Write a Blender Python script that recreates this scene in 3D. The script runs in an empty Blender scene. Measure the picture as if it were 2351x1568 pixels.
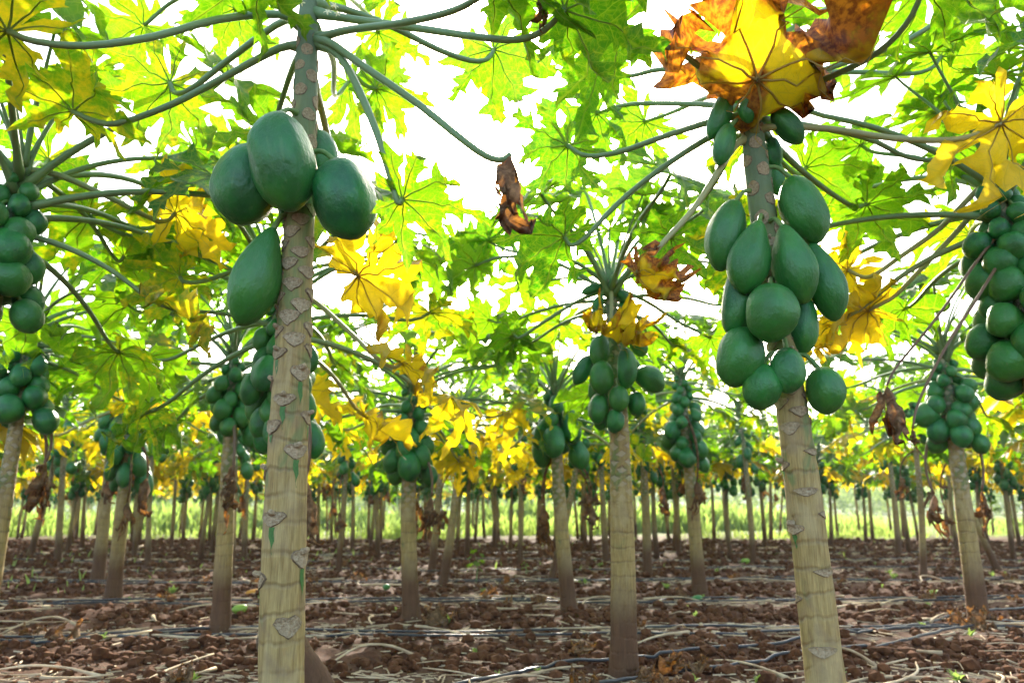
import bpy, math, random
import numpy as np
from mathutils import Vector, Matrix, Quaternion, noise
from mathutils.geometry import delaunay_2d_cdt

# ------------------------------------------------------------------ camera, sky, sun, exposure
SC = bpy.context.scene
COL = SC.collection
R_ = math.radians
IW, IH = 2351.0, 1568.0            # pixel frame used for measuring the photograph
LENS = 27.0
FPX = LENS / 36.0 * IW
HORIZON = 1166.0
PITCH = math.atan((HORIZON - IH / 2) / FPX)
CAMH = 0.85
CAM = Vector((0, 0, CAMH))
FWD = Vector((0, math.cos(PITCH), math.sin(PITCH)))
UPV = Vector((0, -math.sin(PITCH), math.cos(PITCH)))

cam = bpy.data.cameras.new('camera')
cam.lens = LENS
cam.sensor_width = 36
cam.clip_start = 0.05
cam.clip_end = 3000
cam.dof.use_dof = True
cam.dof.focus_distance = 2.35
cam.dof.aperture_fstop = 3.2
camo = bpy.data.objects.new('camera', cam)
camo.location = CAM
camo.rotation_euler = (math.pi / 2 + PITCH, 0, 0)
COL.objects.link(camo)
SC.camera = camo


def ray(px, py):
    d = FWD + Vector((1, 0, 0)) * ((px - IW / 2) / FPX) + UPV * ((IH / 2 - py) / FPX)
    return d


def P(px, py, Y):
    """point on the vertical plane y = Y seen at a pixel of the photograph"""
    d = ray(px, py)
    return CAM + d * (Y / d.y)


def ground_at(px, py):
    d = ray(px, py)
    return CAM + d * (-CAMH / d.z)


def axial(p):
    return (p - CAM).dot(FWD)


def wpx(w, p):
    return w / FPX * axial(p)


SUN = ray(1213, 315).normalized()
world = bpy.data.worlds.new('World')
SC.world = world
world.use_nodes = True
wn = world.node_tree.nodes
wl = world.node_tree.links
sky = wn.new('ShaderNodeTexSky')
sky.sky_type = 'NISHITA'
sky.sun_disc = False
sky.sun_elevation = math.asin(SUN.z)
sky.sun_rotation = math.atan2(SUN.x, SUN.y)
sky.air_density = 1.0
sky.dust_density = 4.0
sky.ozone_density = 1.0
sky.altitude = 300
wn['Background'].inputs['Strength'].default_value = 0.15
wl.new(sky.outputs[0], wn['Background'].inputs['Color'])
world.cycles.sampling_method = 'MANUAL'
world.cycles.sample_map_resolution = 512

sunl = bpy.data.lights.new('sun', 'SUN')
sunl.energy = 3.0
sunl.angle = R_(0.53)
sunl.color = (1.0, 0.93, 0.80)
suno = bpy.data.objects.new('sun', sunl)
suno.rotation_mode = 'QUATERNION'
suno.rotation_quaternion = (-SUN).to_track_quat('-Z', 'Y')
suno.location = (0, 0, 20)
COL.objects.link(suno)

SC.view_settings.view_transform = 'Standard'
SC.view_settings.look = 'None'
SC.view_settings.gamma = 1.0
SC.view_settings.exposure = 2.3
SC.render.engine = 'CYCLES'
cy = SC.cycles
cy.use_denoising = True
cy.max_bounces = 8
cy.diffuse_bounces = 5
cy.glossy_bounces = 2
cy.transmission_bounces = 4
cy.volume_bounces = 1
cy.sample_clamp_indirect = 8.0
cy.caustics_reflective = False
cy.caustics_refractive = False


# ------------------------------------------------------------------ materials
class NT:
    """small helper round a node tree"""

    def __init__(self, name):
        self.m = bpy.data.materials.new(name)
        self.m.use_nodes = True
        self.t = self.m.node_tree
        self.t.nodes.clear()
        self.out = self.t.nodes.new('ShaderNodeOutputMaterial')

    def n(self, kind, _inputs=None, **props):
        nd = self.t.nodes.new('ShaderNode' + kind)
        for k, v in props.items():
            setattr(nd, k, v)
        for k, v in (_inputs or {}).items():
            self.put(nd.inputs[k], v)
        return nd

    def put(self, sock, v):
        if hasattr(v, 'is_output'):
            self.t.links.new(v, sock)
        elif isinstance(v, (tuple, list)) and len(v) == 3 and sock.type == 'RGBA':
            sock.default_value = (*v, 1)
        else:
            sock.default_value = v

    def math(self, op, a, b=0.0, c=0.0, clamp=False):
        nd = self.n('Math', operation=op)
        nd.use_clamp = clamp
        for i, v in enumerate((a, b, c)):
            if i < len(nd.inputs):
                self.put(nd.inputs[i], v)
        return nd.outputs[0]

    def mix(self, f, a, b):
        nd = self.n('Mix', data_type='RGBA')
        self.put(nd.inputs[0], f)
        self.put(nd.inputs[6], a)
        self.put(nd.inputs[7], b)
        return nd.outputs[2]

    def ramp(self, f, lo, hi):
        """smooth step of f between lo and hi"""
        nd = self.n('MapRange', interpolation_type='SMOOTHSTEP')
        self.put(nd.inputs[0], f)
        nd.inputs[1].default_value = lo
        nd.inputs[2].default_value = hi
        return nd.outputs[0]

    def noise(self, vec, scale, detail=3.0, rough=0.55, dist=0.0):
        nd = self.n('TexNoise')
        self.put(nd.inputs['Vector'], vec)
        nd.inputs['Scale'].default_value = scale
        nd.inputs['Detail'].default_value = detail
        nd.inputs['Roughness'].default_value = rough
        nd.inputs['Distortion'].default_value = dist
        return nd.outputs[0]

    def mapv(self, vec, scale):
        nd = self.n('Mapping')
        self.put(nd.inputs[0], vec)
        nd.inputs['Scale'].default_value = scale
        return nd.outputs[0]

    def bump(self, h, strength, dist):
        nd = self.n('Bump')
        nd.inputs['Strength'].default_value = strength
        nd.inputs['Distance'].default_value = dist
        self.put(nd.inputs['Height'], h)
        return nd.outputs[0]

    def pbsdf(self, color, rough=0.6, spec=0.4, normal=None, **kw):
        nd = self.n('BsdfPrincipled')
        self.put(nd.inputs['Base Color'], color)
        self.put(nd.inputs['Roughness'], rough)
        self.put(nd.inputs['Specular IOR Level'], spec)
        if normal is not None:
            self.put(nd.inputs['Normal'], normal)
        for k, v in kw.items():
            self.put(nd.inputs[k.replace('_', ' ')], v)
        return nd.outputs[0]

    def done(self, sh):
        self.t.links.new(sh, self.out.inputs[0])
        return self.m


def leaf_material(name, far=False):
    t = NT(name)
    uv = t.n('UVMap').outputs[0]
    sep = t.n('SeparateXYZ', {0: uv})
    s, p = sep.outputs[0], sep.outputs[1]
    ap = t.math('ABSOLUTE', p)
    oi = t.n('ObjectInfo')
    oc = t.n('SeparateColor', {0: oi.outputs['Color']})
    age, hue, dry = oc.outputs[0], oc.outputs[1], oc.outputs[2]
    tc = t.n('TexCoord').outputs['Object']
    off = t.n('VectorMath', {0: tc}, operation='ADD')
    cmb = t.n('CombineXYZ', {0: t.math('MULTIPLY', oi.outputs['Random'], 37.0), 1: hue})
    t.put(off.inputs[1], cmb.outputs[0])
    co = off.outputs[0]
    edge = t.n('Attribute', attribute_name='edge').outputs['Fac']
    # side veins and their net
    w = t.math('MULTIPLY', t.math('SUBTRACT', s, t.math('MULTIPLY', ap, 0.75)), 9.0)
    tri = t.math('ABSOLUTE', t.math('SUBTRACT', t.math('FRACT', w), 0.5))
    side = t.ramp(tri, 0.06, 0.015)
    vor = t.n('TexVoronoi', {'Vector': uv}, feature='DISTANCE_TO_EDGE')
    vor.inputs['Scale'].default_value = 26
    net = t.ramp(vor.outputs[0], 0.09, 0.02)
    mid = t.ramp(ap, 0.016, 0.004)
    vein = t.math('MAXIMUM', t.math('MAXIMUM', side, mid), t.math('MULTIPLY', net, 0.55))
    # yellowing
    n1 = t.noise(co, 5.0, 4.0, 0.6)
    n2 = t.noise(co, 22.0, 3.0, 0.6)
    mot = t.math('ADD', t.math('MULTIPLY', n1, 0.7), t.math('MULTIPLY', n2, 0.3))
    yl = t.ramp(t.math('ADD', mot, t.math('SUBTRACT', t.math('MULTIPLY', age, 0.85), 0.24)), 0.42, 0.72)
    br = t.ramp(t.math('ADD', t.math('ADD', t.math('MULTIPLY', edge, 0.55), t.math('MULTIPLY', mot, 0.75)),
                       t.math('SUBTRACT', dry, 0.62)), 0.50, 0.66)
    sp = t.n('TexVoronoi', {'Vector': co})
    sp.inputs['Scale'].default_value = 70
    spots = t.math('MULTIPLY', t.ramp(sp.outputs[0], 0.16, 0.08), t.ramp(n1, 0.52, 0.62))
    spots = t.math('MULTIPLY', spots, t.math('ADD', 0.25, age))
    # seen by reflected light
    g = t.mix(hue, (0.038, 0.125, 0.010), (0.095, 0.185, 0.010))
    g = t.mix(t.math('MULTIPLY', vein, 0.5), g, (0.15, 0.24, 0.04))
    c = t.mix(yl, g, (0.58, 0.44, 0.028))
    c = t.mix(spots, c, (0.10, 0.05, 0.01))
    c = t.mix(br, c, t.mix(t.ramp(n2, 0.35, 0.65), (0.11, 0.050, 0.020), (0.34, 0.150, 0.035)))
    # seen by light coming through
    tg = t.mix(hue, (0.036, 0.245, 0.002), (0.160, 0.410, 0.001))
    tg = t.mix(t.ramp(n2, 0.42, 0.70), tg, (0.225, 0.430, 0.002))
    tg = t.mix(t.math('MULTIPLY', vein, 0.75), tg, (0.38, 0.54, 0.015))
    tcx = t.mix(yl, tg, (0.92, 0.65, 0.004))
    tcx = t.mix(t.math('MULTIPLY', t.math('MULTIPLY', vein, yl), 0.5), tcx, (0.50, 0.42, 0.02))
    tcx = t.mix(spots, tcx, (0.22, 0.06, 0.004))
    tcx = t.mix(br, tcx, t.mix(t.ramp(n2, 0.35, 0.65), (0.28, 0.065, 0.006), (0.78, 0.29, 0.010)))
    hgt = t.math('ADD', t.math('MULTIPLY', vein, 0.6), t.math('MULTIPLY', n2, 0.4))
    bm = t.bump(hgt, 0.35, 0.004)
    front = t.pbsdf(c, 0.48, 0.35, bm)
    tr = t.n('BsdfTranslucent', {'Color': tcx})
    mx = t.n('MixShader', {0: 0.50, 1: front, 2: tr.outputs[0]})
    return t.done(mx.outputs[0])


def dead_material():
    t = NT('dead_leaf')
    co = t.n('TexCoord').outputs['Object']
    oi = t.n('ObjectInfo')
    n1 = t.noise(co, 9.0, 4, 0.6)
    n2 = t.noise(co, 40.0, 3, 0.6)
    c = t.mix(t.ramp(n1, 0.40, 0.62), (0.15, 0.082, 0.040), (0.38, 0.245, 0.125))
    c = t.mix(t.math('MULTIPLY', oi.outputs['Random'], 0.5), c, (0.20, 0.12, 0.055))
    c = t.mix(t.ramp(n2, 0.55, 0.75), c, (0.07, 0.035, 0.02))
    tcx = t.mix(t.ramp(n1, 0.45, 0.7), (0.20, 0.075, 0.015), (0.60, 0.24, 0.02))
    f = t.pbsdf(c, 0.8, 0.2, t.bump(n2, 0.5, 0.006))
    tr = t.n('BsdfTranslucent', {'Color': tcx})
    return t.done(t.n('MixShader', {0: 0.38, 1: f, 2: tr.outputs[0]}).outputs[0])


def stalk_material():
    t = NT('leaf_stalk')
    co = t.n('TexCoord').outputs['Object']
    oc = t.n('SeparateColor', {0: t.n('ObjectInfo').outputs['Color']})
    n = t.noise(t.mapv(co, (1, 1, 1)), 18, 3, 0.6)
    g = t.mix(n, (0.115, 0.205, 0.075), (0.20, 0.30, 0.115))
    c = t.mix(t.ramp(oc.outputs[0], 0.3, 0.9), g, (0.34, 0.33, 0.13))
    c = t.mix(t.ramp(oc.outputs[2], 0.65, 1.0), c, (0.17, 0.095, 0.05))
    return t.done(t.pbsdf(c, 0.42, 0.4, t.bump(n, 0.15, 0.003), Subsurface_Weight=0.08,
                          Subsurface_Radius=(0.004, 0.008, 0.002)))


def trunk_material(name, near):
    t = NT(name)
    uv = t.n('UVMap').outputs[0]          # x: turns, y: metres along the trunk
    sep = t.n('SeparateXYZ', {0: uv})
    u, v = sep.outputs[0], sep.outputs[1]
    hf = t.n('Attribute', attribute_name='hfrac').outputs['Fac']
    tc = t.n('TexCoord').outputs['Object']
    oz = t.n('SeparateXYZ', {0: tc}).outputs[2]
    n1 = t.noise(tc, 14, 4, 0.6)
    fib = t.noise(t.mapv(tc, (90, 90, 9)), 1.0, 4, 0.65)
    blo = t.noise(t.mapv(tc, (9, 9, 3.2)), 1.0, 3, 0.55, 0.6)
    fine = t.noise(t.mapv(tc, (260, 260, 14)), 1.0, 3, 0.6)
    c = t.mix(t.ramp(t.math('ADD', t.math('MULTIPLY', fib, 0.6), t.math('MULTIPLY', fine, 0.4)), 0.25, 0.75), (0.215, 0.140, 0.042), (0.50, 0.370, 0.138))
    c = t.mix(t.math('MULTIPLY', t.ramp(blo, 0.52, 0.40), 0.40), c, (0.46, 0.37, 0.19))
    c = t.mix(t.math('MULTIPLY', t.ramp(n1, 0.45, 0.72), 0.6), c, (0.24, 0.165, 0.085))
    # live green skin showing through the cork
    gm = t.ramp(t.math('ADD', blo, t.math('MULTIPLY', t.math('SUBTRACT', hf, 0.5), 0.45)), 0.50, 0.62)
    c = t.mix(t.math('MULTIPLY', gm, 0.75), c, t.mix(fib, (0.085, 0.15, 0.045), (0.17, 0.24, 0.08)))
    # waxy blue green top
    tm = t.ramp(t.math('ADD', hf, t.math('MULTIPLY', t.math('SUBTRACT', n1, 0.5), 0.18)), 0.70, 0.84)
    c = t.mix(tm, c, t.mix(n1, (0.070, 0.120, 0.055), (0.22, 0.275, 0.15)))
    h = t.math('ADD', t.math('ADD', t.math('MULTIPLY', fib, 0.30), t.math('MULTIPLY', fine, 0.1)), t.math('MULTIPLY', n1, 0.35))
    # rings where old stalks clasped the trunk
    rw = t.math('MULTIPLY', t.math('ADD', v, t.math('MULTIPLY', blo, 0.09)), 13.0)
    rg = t.math('ABSOLUTE', t.math('SUBTRACT', t.math('FRACT', rw), 0.5))
    rings = t.math('MULTIPLY', t.math('MULTIPLY', t.ramp(rg, 0.14, 0.0), t.ramp(blo, 0.35, 0.6)), t.ramp(hf, 0.62, 0.40))
    c = t.mix(t.math('MULTIPLY', rings, 0.40), c, (0.15, 0.10, 0.06))
    h = t.math('ADD', h, t.math('MULTIPLY', rings, 0.4))
    if not near:
        # staggered leaf scars, too small to be shapes at this distance
        row = t.math('ADD', t.math('MULTIPLY', v, 24.0), t.math('MULTIPLY', blo, 2.2))
        uu = t.math('ADD', t.math('MULTIPLY', u, 4.0), t.math('MULTIPLY', t.math('FLOOR', row), 0.5))
        a = t.math('ABSOLUTE', t.math('SUBTRACT', t.math('FRACT', uu), 0.5))
        b = t.math('ABSOLUTE', t.math('SUBTRACT', t.math('FRACT', row), 0.5))
        dd = t.math('ADD', t.math('ADD', t.math('MULTIPLY', a, 1.4), t.math('MULTIPLY', b, 1.1)), t.math('MULTIPLY', n1, 0.55))
        sc = t.math('MULTIPLY', t.ramp(dd, 0.86, 0.70), t.ramp(hf, 0.38, 0.52))
        c = t.mix(t.math('MULTIPLY', sc, 0.7), c, (0.46, 0.37, 0.25))
        rim = t.math('MULTIPLY', t.ramp(t.math('ABSOLUTE', t.math('SUBTRACT', dd, 0.80)), 0.07, 0.02), t.ramp(hf, 0.38, 0.52))
        c = t.mix(t.math('MULTIPLY', rim, 0.30), c, (0.15, 0.105, 0.07))
        h = t.math('ADD', h, t.math('MULTIPLY', sc, 0.8))
        # soil splashed on the foot
        st = t.ramp(t.math('ADD', oz, t.math('MULTIPLY', n1, 0.22)), 0.72, 0.36)
        c = t.mix(t.math('MULTIPLY', st, 0.95), c, t.mix(fib, (0.055, 0.022, 0.010), (0.150, 0.068, 0.032)))
    return t.done(t.pbsdf(c, 0.72, 0.25, t.bump(h, 0.8, 0.010)))


def simple_material(name, a, b, scale=20, rough=0.7, spec=0.3, bump=0.3, dist=0.004, **kw):
    t = NT(name)
    co = t.n('TexCoord').outputs['Object']
    n = t.noise(co, scale, 4, 0.6)
    r = t.n('ObjectInfo').outputs['Random']
    f = t.math('ADD', t.math('MULTIPLY', t.ramp(n, 0.3, 0.7), 0.7), t.math('MULTIPLY', r, 0.3))
    return t.done(t.pbsdf(t.mix(f, a, b), rough, spec, t.bump(n, bump, dist), **kw))


def fruit_material():
    t = NT('papaya_skin')
    co = t.n('TexCoord').outputs['Object']
    oi = t.n('ObjectInfo')
    off = t.n('VectorMath', {0: co}, operation='ADD')
    t.put(off.inputs[1], t.math('MULTIPLY', oi.outputs['Random'], 51.0))
    v = off.outputs[0]
    n1 = t.noise(v, 2.2, 3, 0.5)
    n2 = t.noise(v, 16, 4, 0.6)
    c = t.mix(t.ramp(n1, 0.3, 0.7), (0.005, 0.090, 0.024), (0.018, 0.200, 0.032))
    c = t.mix(t.math('MULTIPLY', oi.outputs['Random'], 0.6), c, (0.042, 0.190, 0.018))
    bloom = t.math('MULTIPLY', t.ramp(n2, 0.45, 0.78), 0.17)
    c = t.mix(bloom, c, (0.11, 0.24, 0.14))
    vz = t.n('TexVoronoi', {'Vector': v})
    vz.inputs['Scale'].default_value = 9
    sp = t.math('MULTIPLY', t.ramp(vz.outputs[0], 0.10, 0.05), t.ramp(n1, 0.55, 0.62))
    c = t.mix(t.math('MULTIPLY', sp, 0.7), c, (0.30, 0.27, 0.17))
    stk = t.noise(t.mapv(v, (9, 9, 1.3)), 1.0, 3, 0.6)
    c = t.mix(t.math('MULTIPLY', t.ramp(stk, 0.60, 0.74), 0.28), c, (0.12, 0.24, 0.07))
    n3 = t.noise(v, 1.1, 2, 0.5)
    c = t.mix(t.math('MULTIPLY', t.ramp(n3, 0.56, 0.72), 0.35), c, (0.075, 0.215, 0.022))
    ro = t.math('ADD', 0.26, t.math('MULTIPLY', n2, 0.22))
    return t.done(t.pbsdf(c, ro, 0.5, t.bump(t.math('ADD', n2, t.math('MULTIPLY', n1, 3.0)), 0.22, 0.03)))


def soil_material(name):
    t = NT(name)
    co = t.n('TexCoord').outputs['Object']
    n0 = t.noise(co, 0.55, 3, 0.5)
    n1 = t.noise(co, 9, 5, 0.62)
    n2 = t.noise(co, 60, 4, 0.65)
    c = t.mix(n1, (0.044, 0.0145, 0.0055), (0.150, 0.060, 0.025))
    c = t.mix(t.ramp(n2, 0.35, 0.75), c, (0.046, 0.020, 0.011))
    bed = t.n('Attribute', attribute_name='bed').outputs['Fac']
    bd = t.math('MULTIPLY', bed, t.ramp(n1, 0.38, 0.62))
    c = t.mix(t.math('MULTIPLY', bd, 0.75), c, t.mix(n2, (0.055, 0.028, 0.015), (0.140, 0.085, 0.046)))
    y = t.n('SeparateXYZ', {0: co}).outputs[1]
    far = t.ramp(t.math('ADD', y, t.math('MULTIPLY', n0, 8)), 25, 33)
    c = t.mix(far, c, t.mix(n0, (0.075, 0.125, 0.030), (0.16, 0.17, 0.06)))
    hh = t.math('ADD', n1, t.math('MULTIPLY', n2, 0.5))
    return t.done(t.pbsdf(c, 0.92, 0.15, t.bump(hh, 0.8, 0.02)))


def grass_material():
    t = NT('grass_blades')
    co = t.n('TexCoord').outputs['Object']
    n = t.noise(co, 1.2, 3, 0.6)
    c = t.mix(n, (0.10, 0.19, 0.05), (0.22, 0.28, 0.09))
    f = t.pbsdf(c, 0.6, 0.3)
    tr = t.n('BsdfTranslucent', {'Color': t.mix(n, (0.22, 0.42, 0.05), (0.50, 0.58, 0.14))})
    return t.done(t.n('MixShader', {0: 0.5, 1: f, 2: tr.outputs[0]}).outputs[0])


M = {}
M['leaf'] = leaf_material('papaya_leaf')
M['dead'] = dead_material()


def vein_material():
    t = NT('leaf_vein')
    oc = t.n('SeparateColor', {0: t.n('ObjectInfo').outputs['Color']})
    a = t.ramp(oc.outputs[0], 0.3, 0.9)
    f = t.pbsdf(t.mix(a, (0.24, 0.34, 0.09), (0.48, 0.36, 0.09)), 0.5, 0.3)
    tr = t.n('BsdfTranslucent', {'Color': t.mix(a, (0.42, 0.58, 0.05), (0.60, 0.40, 0.03))})
    return t.done(t.n('MixShader', {0: 0.5, 1: f, 2: tr.outputs[0]}).outputs[0])


M['vein'] = vein_material()
M['stalk'] = stalk_material()
M['trunk_near'] = trunk_material('papaya_trunk_scarred', True)
M['trunk'] = trunk_material('papaya_trunk', False)
M['scar'] = simple_material('leaf_scar_cork', (0.36, 0.255, 0.13), (0.64, 0.50, 0.30), 5, 0.85, 0.2, 0.6, 0.15)
M['scar_rim'] = simple_material('leaf_scar_rim', (0.095, 0.058, 0.030), (0.36, 0.26, 0.15), 6, 0.8, 0.2, 0.5, 0.1)  # brown outline, darkened to paint in the shadow beneath scar edges
M['streak'] = simple_material('green_skin', (0.030, 0.115, 0.016), (0.075, 0.19, 0.03), 6, 0.5, 0.4, 0.1, 0.05)
M['fruit'] = fruit_material()
M['fstalk'] = simple_material('fruit_stalk', (0.09, 0.20, 0.04), (0.19, 0.28, 0.08), 30, 0.5, 0.35, 0.2, 0.003)
M['soil'] = soil_material('ploughed_soil')
M['clod'] = simple_material('soil_clod', (0.046, 0.0160, 0.006), (0.175, 0.072, 0.030), 16, 0.95, 0.12, 0.9, 0.01)
M['straw'] = simple_material('dry_stalk', (0.30, 0.195, 0.105), (0.68, 0.52, 0.32), 9, 0.75, 0.25, 0.4, 0.004)
M['pipe'] = simple_material('black_pipe', (0.018, 0.019, 0.022), (0.060, 0.058, 0.056), 7, 0.42, 0.5, 0.1, 0.002)
M['grass'] = grass_material()
M['flower'] = simple_material('petal', (0.75, 0.66, 0.25), (0.85, 0.80, 0.48), 30, 0.5, 0.3, 0.1, 0.002)
M['sprout'] = grass_material()
M['hill'] = simple_material('wooded_hill', (0.035, 0.065, 0.030), (0.09, 0.12, 0.05), 0.06, 0.95, 0.1, 0.0, 0.1)
M['fallen'] = simple_material('ripening_skin', (0.20, 0.36, 0.04), (0.34, 0.46, 0.06), 9, 0.4, 0.4, 0.2, 0.01)
M['flesh'] = simple_material('papaya_flesh', (0.62, 0.22, 0.02), (0.75, 0.36, 0.05), 20, 0.5, 0.3, 0.3, 0.006)


# ------------------------------------------------------------------ mesh helpers
def new_mesh(name, verts, faces, mats, slots=None, smooth=True):
    me = bpy.data.meshes.new(name)
    me.from_pydata([tuple(v) for v in verts], [], faces)
    for m in mats:
        me.materials.append(m)
    if slots is not None:
        me.polygons.foreach_set('material_index', slots)
    if smooth:
        me.polygons.foreach_set('use_smooth', [True] * len(me.polygons))
    me.update()
    return me


def link(name, me, parent=None, mat=None, pinv=None):
    o = bpy.data.objects.new(name, me)
    COL.objects.link(o)
    if parent is not None:
        o.parent = parent
    if mat is not None:
        o.matrix_basis = mat
    if pinv is not None:
        o.matrix_parent_inverse = pinv
    return o


def tag(o, label, cat, group=None, kind=None):
    if label:
        o['label'] = label
    if cat:
        o['category'] = cat
    if group:
        o['group'] = group
    if kind:
        o['kind'] = kind
    return o


def catmull(pts, n):
    pts = [Vector(p) for p in pts]
    if len(pts) == 2:
        return [pts[0].lerp(pts[1], i / n) for i in range(n + 1)]
    out = []
    m = len(pts) - 1
    for i in range(n + 1):
        f = i / n * m
        k = min(int(f), m - 1)
        t = f - k
        a, b = pts[k], pts[k + 1]
        z = pts[k - 1] if k > 0 else a * 2 - b
        d = pts[k + 2] if k + 2 <= m else b * 2 - a
        out.append(0.5 * ((2 * a) + (b - z) * t + (2 * z - 5 * a + 4 * b - d) * t * t + (3 * a - z - 3 * b + d) * t ** 3))
    return out


def tube_geo(path, radii, sides=8, cap=True):
    """verts, faces of a tube along path"""
    vs, fs = [], []
    n = len(path)
    ref = Vector((0.13, 0.21, 1))
    if abs((path[-1] - path[0]).normalized().dot(ref.normalized())) > 0.9:
        ref = Vector((1, 0.17, 0.1))
    for i in range(n):
        d = (path[min(i + 1, n - 1)] - path[max(i - 1, 0)]).normalized()
        a = d.cross(ref).normalized()
        b = a.cross(d)
        for k in range(sides):
            an = 2 * math.pi * k / sides
            vs.append(path[i] + (a * math.cos(an) + b * math.sin(an)) * radii[i])
    for i in range(n - 1):
        for k in range(sides):
            k2 = (k + 1) % sides
            fs.append((i * sides + k, (i + 1) * sides + k, (i + 1) * sides + k2, i * sides + k2))
    if cap:
        fs.append(tuple(range(sides)))
        fs.append(tuple(range((n - 1) * sides, n * sides))[::-1])
    return vs, fs


# ------------------------------------------------------------------ papaya leaf
def nvec(p):
    p = Vector(p)
    return Vector((noise.noise(p), noise.noise(p + Vector((17.3, 4.1, 9.7))), noise.noise(p + Vector((-8.6, 23.9, 31.4))))) * 1.2


LOBES = [0, 40, -40, 78, -78, 114, -114, 150, -150]
LENS_ = [1.0, 0.97, 0.97, 0.86, 0.86, 0.70, 0.70, 0.48, 0.48]
SIDE = [(0.16, 0.070), (0.28, 0.098), (0.38, 0.082), (0.45, 0.120), (0.53, 0.205), (0.665, 0.290), (0.622, 0.180), (0.630, 0.108),
        (0.695, 0.115), (0.775, 0.185), (0.865, 0.205), (0.832, 0.118), (0.855, 0.075), (0.93, 0.046)]
SIDE_B = [(0.16, 0.075), (0.30, 0.110), (0.42, 0.120), (0.52, 0.170), (0.64, 0.225), (0.60, 0.160), (0.66, 0.140),
          (0.74, 0.165), (0.82, 0.160), (0.80, 0.110), (0.88, 0.075), (0.95, 0.035)]
SIDE_C = [(0.16, 0.070), (0.30, 0.080), (0.36, 0.110), (0.46, 0.225), (0.60, 0.330), (0.545, 0.190), (0.545, 0.100), (0.62, 0.095), (0.68, 0.150),
          (0.79, 0.245), (0.765, 0.150), (0.765, 0.080), (0.84, 0.085), (0.92, 0.110), (0.90, 0.050)]
SIDE_SMALL = [(0.16, 0.075), (0.34, 0.105), (0.48, 0.125), (0.60, 0.215), (0.735, 0.260), (0.70, 0.155), (0.77, 0.105), (0.90, 0.060)]


def leaf_outline(rng, fat=1.0):
    order = sorted(range(9), key=lambda i: LOBES[i])
    lob = []
    form = rng.choice([(SIDE, SIDE_C), (SIDE, SIDE_B), (SIDE_C,), (SIDE, SIDE_B, SIDE_C)])
    for i in order:
        a = R_(LOBES[i] + rng.uniform(-4, 4))
        L = LENS_[i] * rng.uniform(0.9, 1.06)
        sides = []
        for sgn in (1, -1):
            src = rng.choice(form) if LENS_[i] > 0.75 else SIDE_SMALL
            q = rng.uniform(0.82, 1.22) * fat
            ds = rng.uniform(-0.05, 0.05)
            pts = [((s + (ds if 0.4 < s < 0.9 else 0) + rng.uniform(-.012, .012)) * L, sgn * p * L * q * rng.uniform(0.88, 1.12)) for s, p in src]
            sides.append(pts)
        lob.append((a, L, sides))
    return lob


def polar(a, s, p):
    return (s * math.cos(a) - p * math.sin(a), s * math.sin(a) + p * math.cos(a))


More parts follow.
